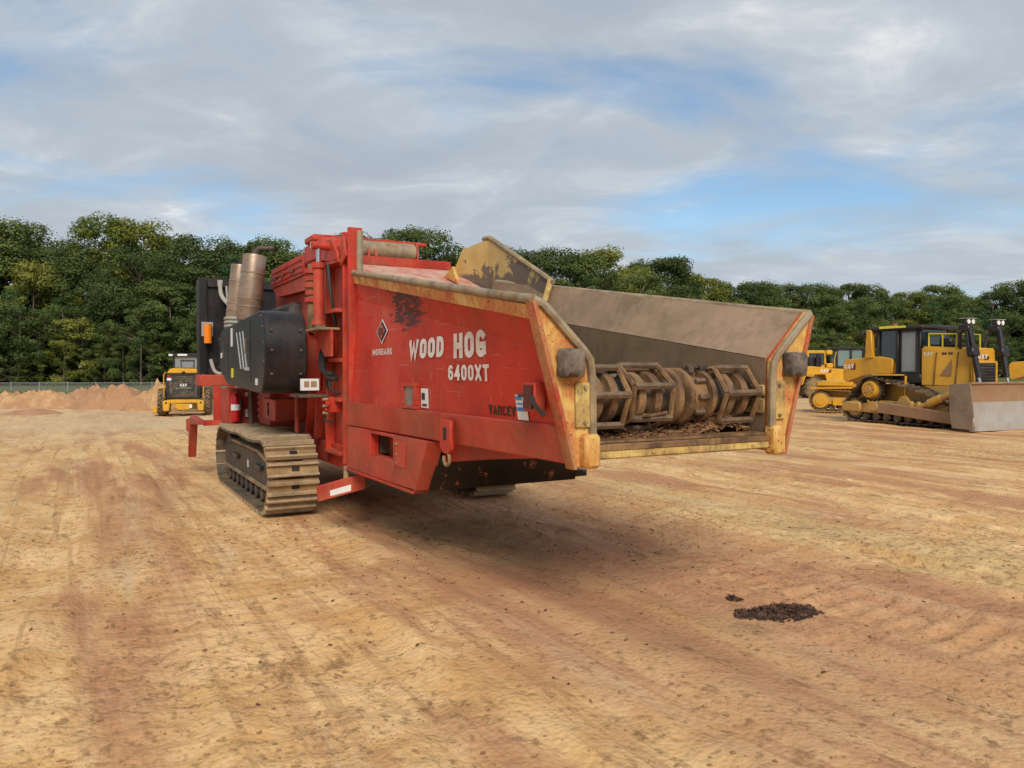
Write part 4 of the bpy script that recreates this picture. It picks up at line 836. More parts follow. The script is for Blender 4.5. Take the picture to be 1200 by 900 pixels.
# weeds along the fence
def weeds(name, label, place, n, hmin, hmax, seed, m):
    rng = random.Random(seed); mb = MB()
    for i in range(n):
        x, y = place(rng); h = rng.uniform(hmin, hmax)
        for k in range(5):
            a = rng.uniform(0, 6.28); l = h * rng.uniform(.5, 1); d = Vector((math.cos(a), math.sin(a), 0)); p = Vector((x, y, 0)) + d * rng.uniform(0, .15); s_ = Vector((-d.y, d.x, 0)) * l * .09
            p.z = gz(x, y) - .02; mb.add([p - s_, p + s_, p + d * l * .25 + Vector((0, 0, l * .6)) + s_ * .8, p + d * l * .55 + Vector((0, 0, l))], [(0, 1, 2, 3)])
    return tag(mb.build(name, m), label, 'weeds', kind='stuff')
def leaf_mat(name, dark, light, rnd=.5, trans=.25):
    m, t, p = base_mat(name); at = t.new('ShaderNodeAttribute', attribute_name='tone').outputs['Fac']; oi = t.new('ShaderNodeObjectInfo').outputs['Random']
    f = t.math('ADD', t.math('MULTIPLY', at, 1 - rnd), t.math('MULTIPLY', oi, rnd), clamp=True)
    c = t.ramp(f, [(.1, dark), (.9, light)])
    t.l.new(c, p.inputs['Base Color']); p.inputs['Roughness'].default_value = .75; p.inputs['Specular IOR Level'].default_value = .25
    tr = t.new('ShaderNodeBsdfTranslucent', inp={'Color': t.mix(.0, c, c)}); mx = t.new('ShaderNodeMixShader', inp={0: trans, 1: p.outputs[0], 2: tr.outputs[0]})
    t.l.new(mx.outputs[0], t.n['Material Output'].inputs[0]); return m
M['weed'] = leaf_mat('weed_leaves', (.10, .15, .03), (.24, .28, .06))
def on_fence(rng):
    t = rng.random(); return lerp(fx0, fx1, t), lerp(fy0, fy1, t) + rng.gauss(-.8, 1.0) + (rng.random() < .3) * rng.uniform(-8, 0)
weeds('fence_weeds', 'yellow-green weeds growing along the wire fence', on_fence, 1600, .2, .75, 4, M['weed'])
# =================================================================== trees of the wood behind the yard
M['oakleaf'] = leaf_mat('oak_leaves', (.042, .070, .018), (.150, .185, .050), .5)
M['brightleaf'] = leaf_mat('sweetgum_leaves', (.095, .135, .022), (.260, .255, .050), .35)
M['pineneedle'] = leaf_mat('pine_needles', (.035, .078, .026), (.095, .160, .050), .4)
M['barkgrey'] = paint('tree_bark', (.16, .13, .10), (.08, .06, .045), .8, dust=(.26, .22, .17), dust_amt=.4, rough=.9, scale=1.5)
def crown_mesh(name, m, seed, kind):
    """leaf-sized faces gathered in clumps through a crown of height 1 (unit tree), radius set by kind"""
    rng = np.random.default_rng(seed); clumps = []
    if kind == 'pine':
        for k in range(46):
            h = rng.uniform(.22, 1.0); r = .20 * (1.05 - h) ** .6 * rng.uniform(.4, 1.0) + .012; a = rng.uniform(0, 6.28); clumps.append((r * math.cos(a), r * math.sin(a), h - .02, rng.uniform(.030, .055), rng.random()))
    else:
        low = {'oak': .10, 'tall': .28, 'bush': .0}[kind]; rad = {'oak': .30, 'tall': .24, 'bush': .42}[kind]; lob = rng.uniform(0, 6.28, 4)
        for k in range({'oak': 74, 'tall': 62, 'bush': 60}[kind]):
            h = low + (1 - low) * rng.uniform(.02, .985) ** .8; q = (h - low) / (1 - low)
            prof = math.sin(math.pi * min(.98, .14 + .80 * q)) ** .62; a = rng.uniform(0, 6.28)
            r = rad * prof * (1 + .22 * math.sin(2 * a + lob[0] + 4 * q) + .18 * math.sin(3 * a + lob[1] - 7 * q) + .10 * math.sin(5 * a + lob[2] + 11 * q)) * rng.uniform(.45, 1.0) ** .5
            clumps.append((r * math.cos(a), r * math.sin(a), h, rng.uniform(.040, .092), rng.random()))
    V = []; T = []
    nl = {'oak': 300, 'tall': 300, 'bush': 190, 'pine': 190}[kind]
    for cx, cy, cz, cr, tone in clumps:
        d = rng.normal(size=(nl, 3)); d[:, 2] = d[:, 2] * .8 + .25; d /= np.linalg.norm(d, axis=1)[:, None]
        c = np.array([cx, cy, cz]) + d * cr * rng.uniform(.55, 1.1, (nl, 1)) * np.array([1.15, 1.15, .80])
        nrm = d + np.array([0, 0, .35]) + rng.normal(size=(nl, 3)) * .45; nrm /= np.linalg.norm(nrm, axis=1)[:, None]
        a = np.cross(nrm, rng.normal(size=(nl, 3))); a /= np.linalg.norm(a, axis=1)[:, None]; b = np.cross(nrm, a)
        s = rng.uniform(.0045, .0098, (nl, 1)) * (1.0 if kind != 'bush' else 1.5); e = rng.uniform(.5, 1.0, (nl, 1))
        if kind == 'pine': e *= .45; s *= 1.35
        V.append(np.stack([c - a * s, c - b * s * e, c + a * s, c + b * s * e], 1).reshape(-1, 3)); T.append(np.repeat(np.clip(tone + rng.normal(size=nl) * .16, 0, 1), 4))
    V = np.concatenate(V).astype(np.float32); T = np.concatenate(T).astype(np.float32); nq = len(V) // 4
    V[:, 2] = np.maximum(V[:, 2], .004)
    me = bpy.data.meshes.new(name); me.vertices.add(len(V)); me.vertices.foreach_set('co', V.ravel()); me.loops.add(nq * 4); me.loops.foreach_set('vertex_index', np.arange(nq * 4, dtype=np.int32))
    me.polygons.add(nq); me.polygons.foreach_set('loop_start', np.arange(0, nq * 4, 4, dtype=np.int32)); me.update(calc_edges=True)
    at = me.attributes.new('tone', 'FLOAT', 'POINT'); at.data.foreach_set('value', T); me.materials.append(m); return me, clumps
def trunk_mesh(name, clumps, seed, kind):
    rng = random.Random(seed); mb = MB(); w0 = .014 if kind != 'pine' else .010
    lean = [(rng.uniform(-.02, .02), rng.uniform(-.02, .02)) for _ in range(4)]
    pts = [(0, 0, -.01), (lean[0][0] * .4, lean[0][1] * .4, .2), (lean[1][0], lean[1][1], .5), (lean[2][0], lean[2][1], .9)]
    mb.tube(pts, [w0, w0 * .8, w0 * .55, w0 * .15], 7)
    for c in rng.sample(clumps, 14):
        h = max(.06, c[2] - .16); t = h / .9; mb.tube([(lean[1][0] * t, lean[1][1] * t, h), (c[0] * .55, c[1] * .55, (h + c[2]) / 2 + .01), (c[0], c[1], c[2])], [w0 * .42, w0 * .28, w0 * .12], 5)
    return mb.mesh(name, M['barkgrey'])
KINDS = {}
for kind, m, n in (('oak', 'oakleaf', 3), ('tall', 'oakleaf', 3), ('tall', 'brightleaf', 2), ('pine', 'pineneedle', 3), ('bush', 'oakleaf', 2), ('bush', 'brightleaf', 1)):
    for i in range(n):
        c, cl = crown_mesh('crown', M[m], 100 + len(KINDS) * 7 + i, kind); KINDS.setdefault((kind, m), []).append((c, trunk_mesh('trunk', cl, 5 + i, kind)))
WORD = {('oak', 'oakleaf'): 'dark spreading oak', ('tall', 'oakleaf'): 'tall dark broadleaf tree', ('tall', 'brightleaf'): 'tall yellow-green broadleaf tree', ('pine', 'pineneedle'): 'slender blue-green pine', ('bush', 'oakleaf'): 'dark leafy understorey bush', ('bush', 'brightleaf'): 'bright green understorey bush'}
CAT = {'oak': 'tree', 'tall': 'tree', 'pine': 'pine tree', 'bush': 'bush'}
NAME = {'oak': 'oak_tree', 'tall': 'broadleaf_tree', 'pine': 'pine_tree', 'bush': 'understorey_bush'}
rng = random.Random(21)
def itp(tab, x):
    for (a, b), (c, d) in zip(tab, tab[1:]):
        if x <= c: return lerp(b, d, max(0, (x - a) / (c - a)))
    return tab[-1][1]
DIST = [(-700, 150), (-100, 124), (0, 126), (300, 128), (500, 132), (600, 143), (700, 158), (800, 182), (900, 203), (1000, 214), (1200, 224), (1350, 230), (1900, 300)]
SKY = [(-700, 262), (0, 262), (40, 268), (75, 288), (95, 274), (130, 256), (200, 259), (240, 274), (290, 270), (330, 292), (350, 286), (430, 266), (470, 262), (500, 280), (530, 296), (570, 292), (600, 284), (622, 302), (650, 294), (690, 286), (725, 300), (780, 299), (830, 317), (900, 331), (950, 327), (1000, 334), (1050, 341), (1090, 333), (1150, 346), (1178, 329), (1260, 332), (1900, 340)]
TREES = []
def tree(px, extra, height, kind, row, width=1.0):
    D = itp(DIST, px) + extra; TREES.append([px, D, height, kind, row, width])
px = -260.0
while px < 1420:                                     # front row that makes the skyline
    D = itp(DIST, px); H = 1.75 + (435 - itp(SKY, px)) * (D + 3) / 900
    bright = (92 < px < 215) or (800 < px < 850) or rng.random() < .10
    kind = ('tall', 'brightleaf') if bright else rng.choice([('oak', 'oakleaf'), ('tall', 'oakleaf'), ('tall', 'oakleaf'), ('oak', 'oakleaf')])
    tree(px, rng.uniform(0, 5), H * rng.uniform(.87, 1.0), kind, 'skyline', rng.uniform(.95, 1.3)); px += rng.uniform(27, 42) * 128 / D
px = -260.0
while px < 1420:                                     # middle row in front, shorter
    D = itp(DIST, px); H = 1.75 + (435 - itp(SKY, px)) * D / 900
    kind = rng.choice([('pine', 'pineneedle'), ('pine', 'pineneedle'), ('oak', 'oakleaf'), ('tall', 'oakleaf'), ('pine', 'pineneedle'), ('tall', 'brightleaf') if rng.random() < .4 else ('oak', 'oakleaf')]) if px < 480 else rng.choice([('oak', 'oakleaf'), ('tall', 'oakleaf'), ('oak', 'oakleaf'), ('pine', 'pineneedle'), ('tall', 'brightleaf') if rng.random() < .5 else ('tall', 'oakleaf')])
    tree(px, rng.uniform(-9, -4), H * rng.uniform(.58, .82), kind, 'middle', rng.uniform(.95, 1.3)); px += rng.uniform(24, 38) * 128 / D
px = -260.0
while px < 1420:                                     # understorey along the edge
    D = itp(DIST, px); tree(px, rng.uniform(-15, -10), rng.uniform(6.5, 12), rng.choice([('bush', 'oakleaf'), ('bush', 'oakleaf'), ('bush', 'brightleaf'), ('oak', 'oakleaf')]), 'edge', rng.uniform(.9, 1.3)); px += rng.uniform(17, 30) * 128 / D
ORD = lambda n: str(n) + ('th' if 10 <= n % 100 <= 20 else {1: 'st', 2: 'nd', 3: 'rd'}.get(n % 10, 'th'))
ROWTXT = {'skyline': 'against the sky', 'middle': 'in the wood\'s middle rank', 'edge': 'at the foot of the wood'}
counts = {}
for px, D, H, kind, row, wd in sorted(TREES, key=lambda a: a[0]):
    seen = -20 <= px <= 1220; key = (kind, row)
    if seen: counts[key] = counts.get(key, 0) + 1; lab = '%s, %s from left %s' % (WORD[kind], ORD(counts[key]), ROWTXT[row])
    elif px < -120 or px > 1320: continue
    else:
        sd_ = 'left' if px < 0 else 'right'; counts[(kind, sd_)] = counts.get((kind, sd_), 0) + 1
        lab = '%s %s beyond the %s picture edge' % (ORD(counts[(kind, sd_)]), WORD[kind], sd_)
    x = (px - 600) / 900 * D; cm, tm = rng.choice(KINDS[kind])
    t = thing(NAME[kind[0]], lab, CAT[kind[0]], (x, D, -.42 if x < -8 else -.05), rng.uniform(0, 6.28), 'trees of the wood behind the yard'); t.scale = (H * wd, H * wd, H)
    link('crown', cm, t); link('trunk', tm, t)
# the depth of the wood behind, one mass
rngn = np.random.default_rng(5)
V = []; T = []
for px in np.arange(-420, 1560, 5.0):
    D = itp(DIST, px) + rngn.uniform(8, 26); H = (435 - itp(SKY, px)) * D / 900 * .80; n = 34
    z = rngn.uniform(0, 1, n) * H; c = np.stack([(px - 600) / 900 * D + rngn.normal(size=n) * 1.6, D + rngn.normal(size=n) * 2.5, z], 1)
    nr = rngn.normal(size=(n, 3)); nr /= np.linalg.norm(nr, axis=1)[:, None]; a = np.cross(nr, rngn.normal(size=(n, 3))); a /= np.linalg.norm(a, axis=1)[:, None]; b = np.cross(nr, a); s = rngn.uniform(.5, 1.3, (n, 1))
    V.append(np.stack([c - a * s, c - b * s, c + a * s, c + b * s], 1).reshape(-1, 3)); T.append(np.repeat(rngn.random(n) * .5, 4))
for px in np.arange(-420, 1560, 4.0):
    D = itp(DIST, px) + rngn.uniform(4, 12); n = 26
    z = rngn.uniform(-.4, 7, n); c = np.stack([(px - 600) / 900 * D + rngn.normal(size=n) * 1.2, D + rngn.normal(size=n) * 2.0, z], 1)
    nr = rngn.normal(size=(n, 3)); nr /= np.linalg.norm(nr, axis=1)[:, None]; a = np.cross(nr, rngn.normal(size=(n, 3))); a /= np.linalg.norm(a, axis=1)[:, None]; b = np.cross(nr, a); s = rngn.uniform(.35, .8, (n, 1))
    V.append(np.stack([c - a * s, c - b * s, c + a * s, c + b * s], 1).reshape(-1, 3)); T.append(np.repeat(rngn.random(n) * .6, 4))
V = np.concatenate(V).astype(np.float32); nq = len(V) // 4
me = bpy.data.meshes.new('wood_interior'); me.vertices.add(len(V)); me.vertices.foreach_set('co', V.ravel()); me.loops.add(nq * 4); me.loops.foreach_set('vertex_index', np.arange(nq * 4, dtype=np.int32)); me.polygons.add(nq); me.polygons.foreach_set('loop_start', np.arange(0, nq * 4, 4, dtype=np.int32)); me.update(calc_edges=True)
at = me.attributes.new('tone', 'FLOAT', 'POINT'); at.data.foreach_set('value', np.concatenate(T).astype(np.float32)); me.materials.append(M['oakleaf'])
tag(link('far_wood', me), 'dense dark foliage filling the depth of the wood', 'wood', kind='stuff')
# =================================================================== yellow machines
YEL = (0.66, 0.34, 0.016)
M['cat'] = paint('machine_yellow_paint', YEL, (0.50, 0.245, 0.016), .4, dust=(.46, .30, .14), dust_amt=.16, rough=.38, scale=1.6)
M['catdirty'] = paint('muddy_machine_yellow_paint', (.52, .27, .03), (.40, .22, .05), .6, dust=(.40, .27, .14), dust_amt=.7, rough=.6, scale=2.2, bump=.25)
M['blade_mud'] = paint('mud_browned_blade_steel', (.30, .17, .085), (.24, .13, .07), .5, dust=(.36, .23, .13), dust_amt=.5, rough=.7, scale=1.2)
M['blade_wing'] = paint('dull_grey_brown_wing_steel', (.23, .17, .12), (.16, .115, .08), .6, dust=(.32, .22, .14), dust_amt=.5, rough=.6, scale=2, bump=.25)
M['blade_bare'] = paint('scoured_blade_steel', (.46, .43, .39), (.38, .34, .30), .5, dust=(.40, .30, .20), dust_amt=.35, rough=.42, metal=.35, scale=1.2)
M['trackdark'] = paint('dark_track_steel', (.055, .042, .034), (.03, .025, .02), .6, dust=(.34, .22, .11), dust_amt=.55, rough=.7, scale=2.5, bump=.3)
M['greyglass'] = plain('tinted_cab_glass', (.23, .25, .25), .12, 0, .8)
M['greenglass'] = plain('green_cab_glass', (.16, .24, .22), .10, 0, .8)
M['burgundy'] = plain('dark_red_emblem', (.10, .015, .02), .4)
def side_word(txt, m, p, w_, h, parent, off=.03, face='-y', name='lettering'):
    """flat lettering on a vertical face; p = lower reading-start corner"""
    me = text_mesh(txt, m, w_, h, off, 0, .24, .10)
    ax = {'-y': (1, 0), '+x': (0, 1), '-x': (0, -1)}[face]
    drape(me, lambda a, b: (p[0] + ax[0] * a, p[1] + ax[1] * a, p[2] + b)); return link(name, me, parent)
def hull_path(circles, n=48):
    pts = [(cx + r * math.cos(a), cz + r * math.sin(a)) for cx, cz, r in circles for a in (2 * math.pi * k / n for k in range(n))]
    pts = sorted(set(pts))
    def half(ps):
        h = []
        for p in ps:
            while len(h) > 1 and (h[-1][0] - h[-2][0]) * (p[1] - h[-2][1]) - (h[-1][1] - h[-2][1]) * (p[0] - h[-2][0]) <= 0: h.pop()
            h.append(p)
        return h
    lo, up = half(pts), half(pts[::-1]); return lo[:-1] + up[:-1]
def copy_tree(o, parent=None):
    c = o.copy(); COL.objects.link(c); c.parent = parent
    for ch in list(o.children): copy_tree(ch, c)
    return c
def crawler(parent, s, yc, width, circles, pitch, wheels, frame, shoe, hubmat, name='track', label=None):
    fr = MB().prism(frame, 'y', yc - .16, yc + .16).build(name, M['catdirty'], parent, bev=.02, label=label)
    for (cx, cz, r, m) in wheels:
        w = MB().lathe([(-.14, .08), (-.14, r), (.14, r), (.14, .08)], (cx, yc, cz), (0, 1, 0), 24).build('wheel_disc', M['trackdark'], fr)
        yo = yc + s * .142
        MB().lathe([(0, r * .80), (.05, r * .76), (.06, r * .5), (.10, r * .46), (.11, .05)], (cx, yo, cz), (0, s, 0), 24).build('hub', m, fr)
    path, st = walk(hull_path(circles), pitch)
    for x, z, a in path:
        o = link('track_shoe', shoe, fr); o.location = (x, yc, z); o.rotation_euler = (0, -a, 0)
    return fr

# ------------------------------------------------------------------ bulldozer with raised sprocket (x forward, visible side -y)
def bulldozer(label, loc, rz):
    D = thing('bulldozer', label, 'bulldozer', loc, rz, 'parked yellow machines')
    SH = shoe_mesh('track_shoe', M['trackdark'], .205, .56, .03, .07, 1)
    for s in (-1, 1):
        yc = s * 1.02
        tr = crawler(D, s, yc, .56, [(-1.28, .50, .40), (1.95, .48, .38), (-.62, 1.14, .42), (.3, .22, .12)], .205,
                [(-1.28, .50, .34, M['catdirty']), (1.95, .48, .33, M['catdirty']), (-.62, 1.14, .38, M['cat'])],
                [(-1.3, .36), (2.0, .36), (2.05, .56), (1.2, .74), (-.1, .78), (-1.35, .62)], SH, M['cat'])
        for k in range(7): MB().lathe([(-.15, .06), (-.15, .12), (.15, .12), (.15, .06)], (-.85 + k * .40, yc, .22), (0, 1, 0), 14).build('roller', M['trackdark'], tr)
        MB().cyl((-.62, yc + s * .15, 1.14), (-.62, yc + s * .31, 1.14), .30, .26, n=24).build('final_drive', M['cat'], tr)
        for k in range(10): a = 2 * math.pi * k / 10; MB().cyl((-.62 + .19 * math.cos(a), yc + s * .30, 1.14 + .19 * math.sin(a)), (-.62 + .19 * math.cos(a), yc + s * .325, 1.14 + .19 * math.sin(a)), .024, n=6).build('bolt', M['trackdark'], tr)
        MB().cyl((-.62, yc + s * .30, 1.14), (-.62, yc + s * .34, 1.14), .10, n=16).build('hub_cap', M['catdirty'], tr)
        for k in range(16):
            a = 2 * math.pi * k / 16; MB().box((-.62 + .40 * math.cos(a), yc, 1.14 + .40 * math.sin(a)), (.07, .10, .05), (0, -math.degrees(a), 0)).build('sprocket_tooth', M['trackdark'], tr)
        MB().bx(-1.75, -.95, *sorted((yc + s * .17, yc + s * .30)), .36, .72).build('recoil_guard', M['catdirty'], tr, bev=.06)
        MB().prism([(.3, .60), (.55, .95), (.75, .95), (1.0, .60)], 'y', *sorted((yc + s * .1, yc + s * .24))).build('pivot_mount', M['catdirty'], tr, bev=.02)
        # push arm outside the track, trunnion and diagonal brace
        arm = MB().prism([(-.35, .42), (-.35, .72), (-.15, .76), (2.62, .50), (2.70, .20), (2.55, .16)], 'y', *sorted((s * 1.40, s * 1.55))).build('push_arm', M['blade_mud'], D, bev=.02)
        MB().cyl((-.20, s * 1.38, .60), (-.20, s * 1.60, .60), .15, n=18).build('trunnion', M['catdirty'], arm)
        MB().tube([(1.35, s * 1.42, .62), (2.55, s * 1.44, 1.12)], [.085, .11], 12).build('tilt_brace', M['catdirty'], arm)
        MB().cyl((1.7, s * 1.43, .76), (2.1, s * 1.43, .93), .13, n=14).build('brace_sleeve', M['catdirty'], arm)
        for q in (1.05, 1.30): MB().bx(q, q + .1, *sorted((s * 1.38, s * 1.50)), .62, .80).build('arm_lug', M['catdirty'], arm, bev=.02)
    # hull, hood, tank
    MB().bx(-1.4, 2.2, -.66, .66, .75, 1.30).build('hull', M['catdirty'], D, bev=.03)
    hood = MB().loft([[(.88, -.72, 1.30), (.88, -.72, 2.46), (.88, -.60, 2.56), (.88, .60, 2.56), (.88, .72, 2.46), (.88, .72, 1.30)],
                      [(2.42, -.60, 1.30), (2.42, -.60, 2.36), (2.42, -.50, 2.46), (2.42, .50, 2.46), (2.42, .60, 2.36), (2.42, .60, 1.30)]]).build('hood', M['cat'], D, bev=.02)
    MB().plate([(1.50, -.695, 1.62), (1.86, -.665, 1.60), (1.88, -.665, 2.12)], -.012).build('hood_vent', M['blade_mud'], hood)
    for q in (1.30, 1.98): MB().prism([(q, 1.31), (q + .012, 1.31), (q + .10, 2.34), (q + .088, 2.34)], 'y', -.745 + .082 * (q - .95) - .006, -.74 + .082 * (q - .95) + .02).build('panel_seam', M['trackdark'], hood)
    dr = lambda x: -.728 + .0816 * (x - .95)
    for txt, m_, x0, x1, z0, z1 in (('CAT', M['white'], .98, 1.26, 2.24, 2.37), ('D6 XE', M['blackvinyl'], 1.56, 1.90, 2.26, 2.34)):
        me = text_mesh(txt, m_, 1, 1, .03, 0, .24, .12); drape(me, lambda a, b: (lerp(x0, x1, a), dr(lerp(x0, x1, a)), lerp(z0, z1, b))); link('lettering', me, hood)
    gr = MB().bx(2.43, 2.50, -.60, .60, 1.32, 2.06).build('grille_frame', M['cat'], D, bev=.02)
    MB().bx(2.502, 2.52, -.46, .46, 1.36, 2.0).build('grille_opening', M['blackvinyl'], gr)
    for q in np.linspace(1.42, 1.94, 7): MB().bx(2.521, 2.535, -.45, .45, q - .008, q + .008).build('grille_slat', M['trackdark'], gr)
    side_word('CAT', M['white'], (2.46, -.27, 2.13), .42, .16, hood, .03, '+x')
    MB().bx(2.425, 2.45, .05, .26, 2.11, 2.20).build('emblem_wedge', M['burgundy'], hood)
    # engine mid section and fender steps
    MB().prism([(-.95, 1.30), (.95, 1.30), (1.6, 1.02), (2.0, .92), (2.0, 1.28), (2.2, 1.30)], 'y', -.74, .74).build('side_apron', M['catdirty'], D, bev=.01)
    for s in (-1, 1):
        MB().bx(-.55, .30, *sorted((s * .745, s * 1.28)), 1.60, 1.65).build('fender', M['cat'], D, bev=.01)
        MB().tube([(.62, s * 1.10, 1.60), (.62, s * 1.14, .70)], .035, 8).tube([(.50, s * 1.14, .72), (.74, s * 1.14, .72)], .03, 8).build('step_rail', M['cat'], D)
    tank = MB().prism([(-2.15, 1.45), (-2.0, 1.36), (-1.20, 1.60), (-.14, 1.66), (-.10, 2.12), (-.16, 2.17), (-.70, 2.26), (-2.05, 2.16), (-2.15, 2.06)], 'y', -.80, .80).build('fuel_tank', M['cat'], D, bev=.03)
    side_word('CAT', M['white'], (-2.08, -.806, 1.84), .42, .17, tank, .03)
    MB().prism([(-1.82, 1.80), (-1.60, 1.80), (-1.60, 2.06)], 'y', -.804, -.801).build('emblem_wedge', M['burgundy'], tank)
    # cab
    cb = MB().bx(-.76, .86, -.74, .74, 1.36, 1.66).build('cab', M['black'], D, bev=.02)
    for x, y in ((-.72, -.74), (-.72, .74), (.78, -.66), (.78, .66), (.04, -.76), (.04, .76)): MB().bx(x - .05, x + .05, y - .045, y + .045, 1.662, 3.10).build('cab_pillar', M['black'], cb, bev=.01)
    roof = MB().bx(-.98, .98, -.84, .84, 3.10, 3.24).build('cab_roof', M['black'], cb, bev=.04)
    MB().bx(-.60, .1, -.855, -.842, 3.17, 3.25).build('roof_stripe', M['hivis'], roof)
    MB().bx(-.1, .4, -.846, -.842, 3.17, 3.235).build('roof_stripe', M['hivis'], roof)
    MB().cyl((-.45, -.3, 3.24), (-.45, -.3, 3.36), .08, n=14).build('beacon', plain('red_beacon', (.45, .08, .03), .3), roof)
    for y in (-.7, .7):
        MB().bx(.10, .73, *sorted((y - .005, y + .005)), 1.67, 3.09).build('door_glass', M['greyglass'], cb)
        MB().bx(-.66, -.02, *sorted((y - .005, y + .005)), 2.05, 3.09).build('side_glass', M['glass'], cb)
        MB().bx(-.66, -.02, *sorted((y - .012, y + .012)), 1.67, 2.04).build('side_panel', M['cat'], cb)
        for a, b, c, d in ((.095, .73, 1.665, 1.74), (.095, .73, 3.02, 3.095), (.10, .15, 1.745, 3.015), (.685, .73, 1.745, 3.015)):
            MB().bx(a, b, *sorted((y * 1.01, y * 1.055)), c, d).build('door_frame', M['black'], cb)
    MB().bx(.80, .81, -.58, .58, 1.7, 3.09).build('windscreen', M['glass'], cb); MB().bx(-.73, -.72, -.66, .66, 2.3, 3.09).build('rear_glass', M['glass'], cb)
    for y in (-.86, .66):
        po = MB().prism([(-1.18, 2.16), (-.86, 2.20), (-.92, 3.16), (-1.14, 3.16)], 'y', y, y + .20).build('roll_post', M['cat'], D, bev=.03)
    MB().bx(-1.14, -.92, -.655, .655, 3.0, 3.16).build('roll_bar', M['cat'], D, bev=.03)
    for y in (-.90, .90): MB().box((-1.22, y, 3.0), (.14, .18, .22)).build('work_light', M['black'], D, bev=.02)
    # hand rails, stack, lift cylinders
    for y in (-.60, .60):
        MB().tube([(1.05, y, 2.52), (1.05, y, 2.94), (1.95, y * .93, 2.90), (1.95, y * .93, 2.46)], .026, 6).build('hand_rail', plain('safety_yellow', (.62, .50, .03)) if y < 0 else bpy.data.materials['safety_yellow'], D)
        MB().tube([(1.50, y * .96, 2.46), (1.50, y * .96, 2.90)], .024, 6).build('rail_stanchion', bpy.data.materials['safety_yellow'], D)
    MB().bx(1.02, 2.0, -.5, .5, 2.545, 2.60).build('hood_deck', M['black'], D, bev=.02)
    MB().cyl((1.35, .30, 2.54), (1.35, .30, 3.05), .09, n=14).build('exhaust_stack', M['black'], D)
    MB().bx(1.1, 1.5, -.2, .1, 2.55, 2.80).build('air_cleaner', M['black'], D, bev=.04)
    for s in (-1, 1):
        y = s * .70
        lc = MB().tube([(2.44, y, 3.10), (2.74, y * .94, 1.56)], .088, 14).build('lift_cylinder', M['black'], D)
        MB().tube([(2.74, y * .94, 1.56), (2.86, y * .92, 1.05)], .042, 10).build('cylinder_rod', M['chrome'], lc)
        MB().tube([(2.44, y + s * .12, 2.95), (2.52, y + s * .13, 2.40)], .045, 8).build('hydraulic_line', M['black'], lc)
        MB().box((2.58, y, 2.34), (.30, .34, .22), (0, 78, 0)).build('trunnion_yoke', M['black'], lc, bev=.03)
        MB().box((2.34, y, 3.06), (.34, .24, .18), (0, 10, 0)).build('cylinder_head', M['black'], lc, bev=.03)
        MB().tube([(2.30, y, 3.02), (2.12, y * .9, 2.90), (2.08, y * .8, 2.45)], .05, 8).build('hydraulic_line', M['black'], lc)
        lb = MB().bx(2.34, 2.50, y - .20, y + .20, 3.16, 3.33).build('work_light', M['black'], lc, bev=.02)
        for q in (-.10, .10): MB().cyl((2.50, y + q, 3.245), (2.515, y + q, 3.245), .07, n=14).build('lamp_lens', M['white'], lb)
        MB().bx(2.28, 2.53, y - .23, y + .23, 3.332, 3.355).build('light_hood', plain('light_grey_hood', (.30, .30, .29)) if s < 0 else bpy.data.materials['light_grey_hood'], lb)
    # blade: curved mouldboard in three worn bands, end wings, cutting edge
    bx0 = 3.20; prof = [(bx0 + .30 * ((h - .62) ** 2) * 1.15, .10 + 1.30 * h) for h in (k / 12 for k in range(13))]
    B = MB().loft([[(px_, y, pz) for px_, pz in prof] + [(px_ - .05, y, pz) for px_, pz in prof[::-1]] for y in (-1.78, 1.78)]).build('blade', M['blade_bare'], D)
    MB().loft([[(px_ + .004, y, pz) for px_, pz in prof[7:]] + [(px_ + .001, y, pz) for px_, pz in prof[7:][::-1]] for y in (-1.775, 1.775)]).build('blade_mud_band', M['blade_mud'], B)
    MB().prism([(3.23, .02), (3.37, .02), (3.35, .26), (3.31, .26)], 'y', -1.80, 1.80).build('cutting_edge', M['blade_bare'], B)
    for s in (-1, 1):
        MB().prism([(2.72, .08), (3.41, .06), (3.35, .8), (3.27, 1.42), (2.62, 1.36), (2.64, .5)], 'y', *sorted((s * 1.785, s * 1.83))).build('blade_wing', M['blade_wing'], B, bev=.01)
        MB().bx(3.352, 3.39, *sorted((s * 1.60, s * 1.835)), .03, .40).build('end_bit', M['blade_bare'], B, bev=.005)
    MB().tube([(3.27, -1.79, 1.40), (3.27, 1.79, 1.40)], .03, 8).build('blade_rim', M['blade_mud'], B)
    MB().bx(2.70, 3.17, -1.6, 1.6, .30, .55).build('blade_beam', M['blade_mud'], B); MB().bx(2.72, 3.15, -1.6, 1.6, .9, 1.1).build('blade_beam', M['blade_mud'], B)
    return D
DZ = bulldozer('yellow bulldozer with tall black lift cylinders and wide muddy blade at right', (13.39, 25.70, 0), math.atan2(-.907, .42))
D2 = copy_tree(DZ); D2.location = (24.6, 33.6, 0); D2.rotation_euler = (0, 0, math.atan2(-.75, .66))
for ch in list(D2.children):
    for g_ in list(ch.children):
        if g_.name.startswith(('lettering', 'emblem_wedge')): bpy.data.objects.remove(g_)
D2.location.x -= .15
tag(D2, 'yellow bulldozer parked behind the big blade, cut by the right picture edge', 'bulldozer', 'parked yellow machines')

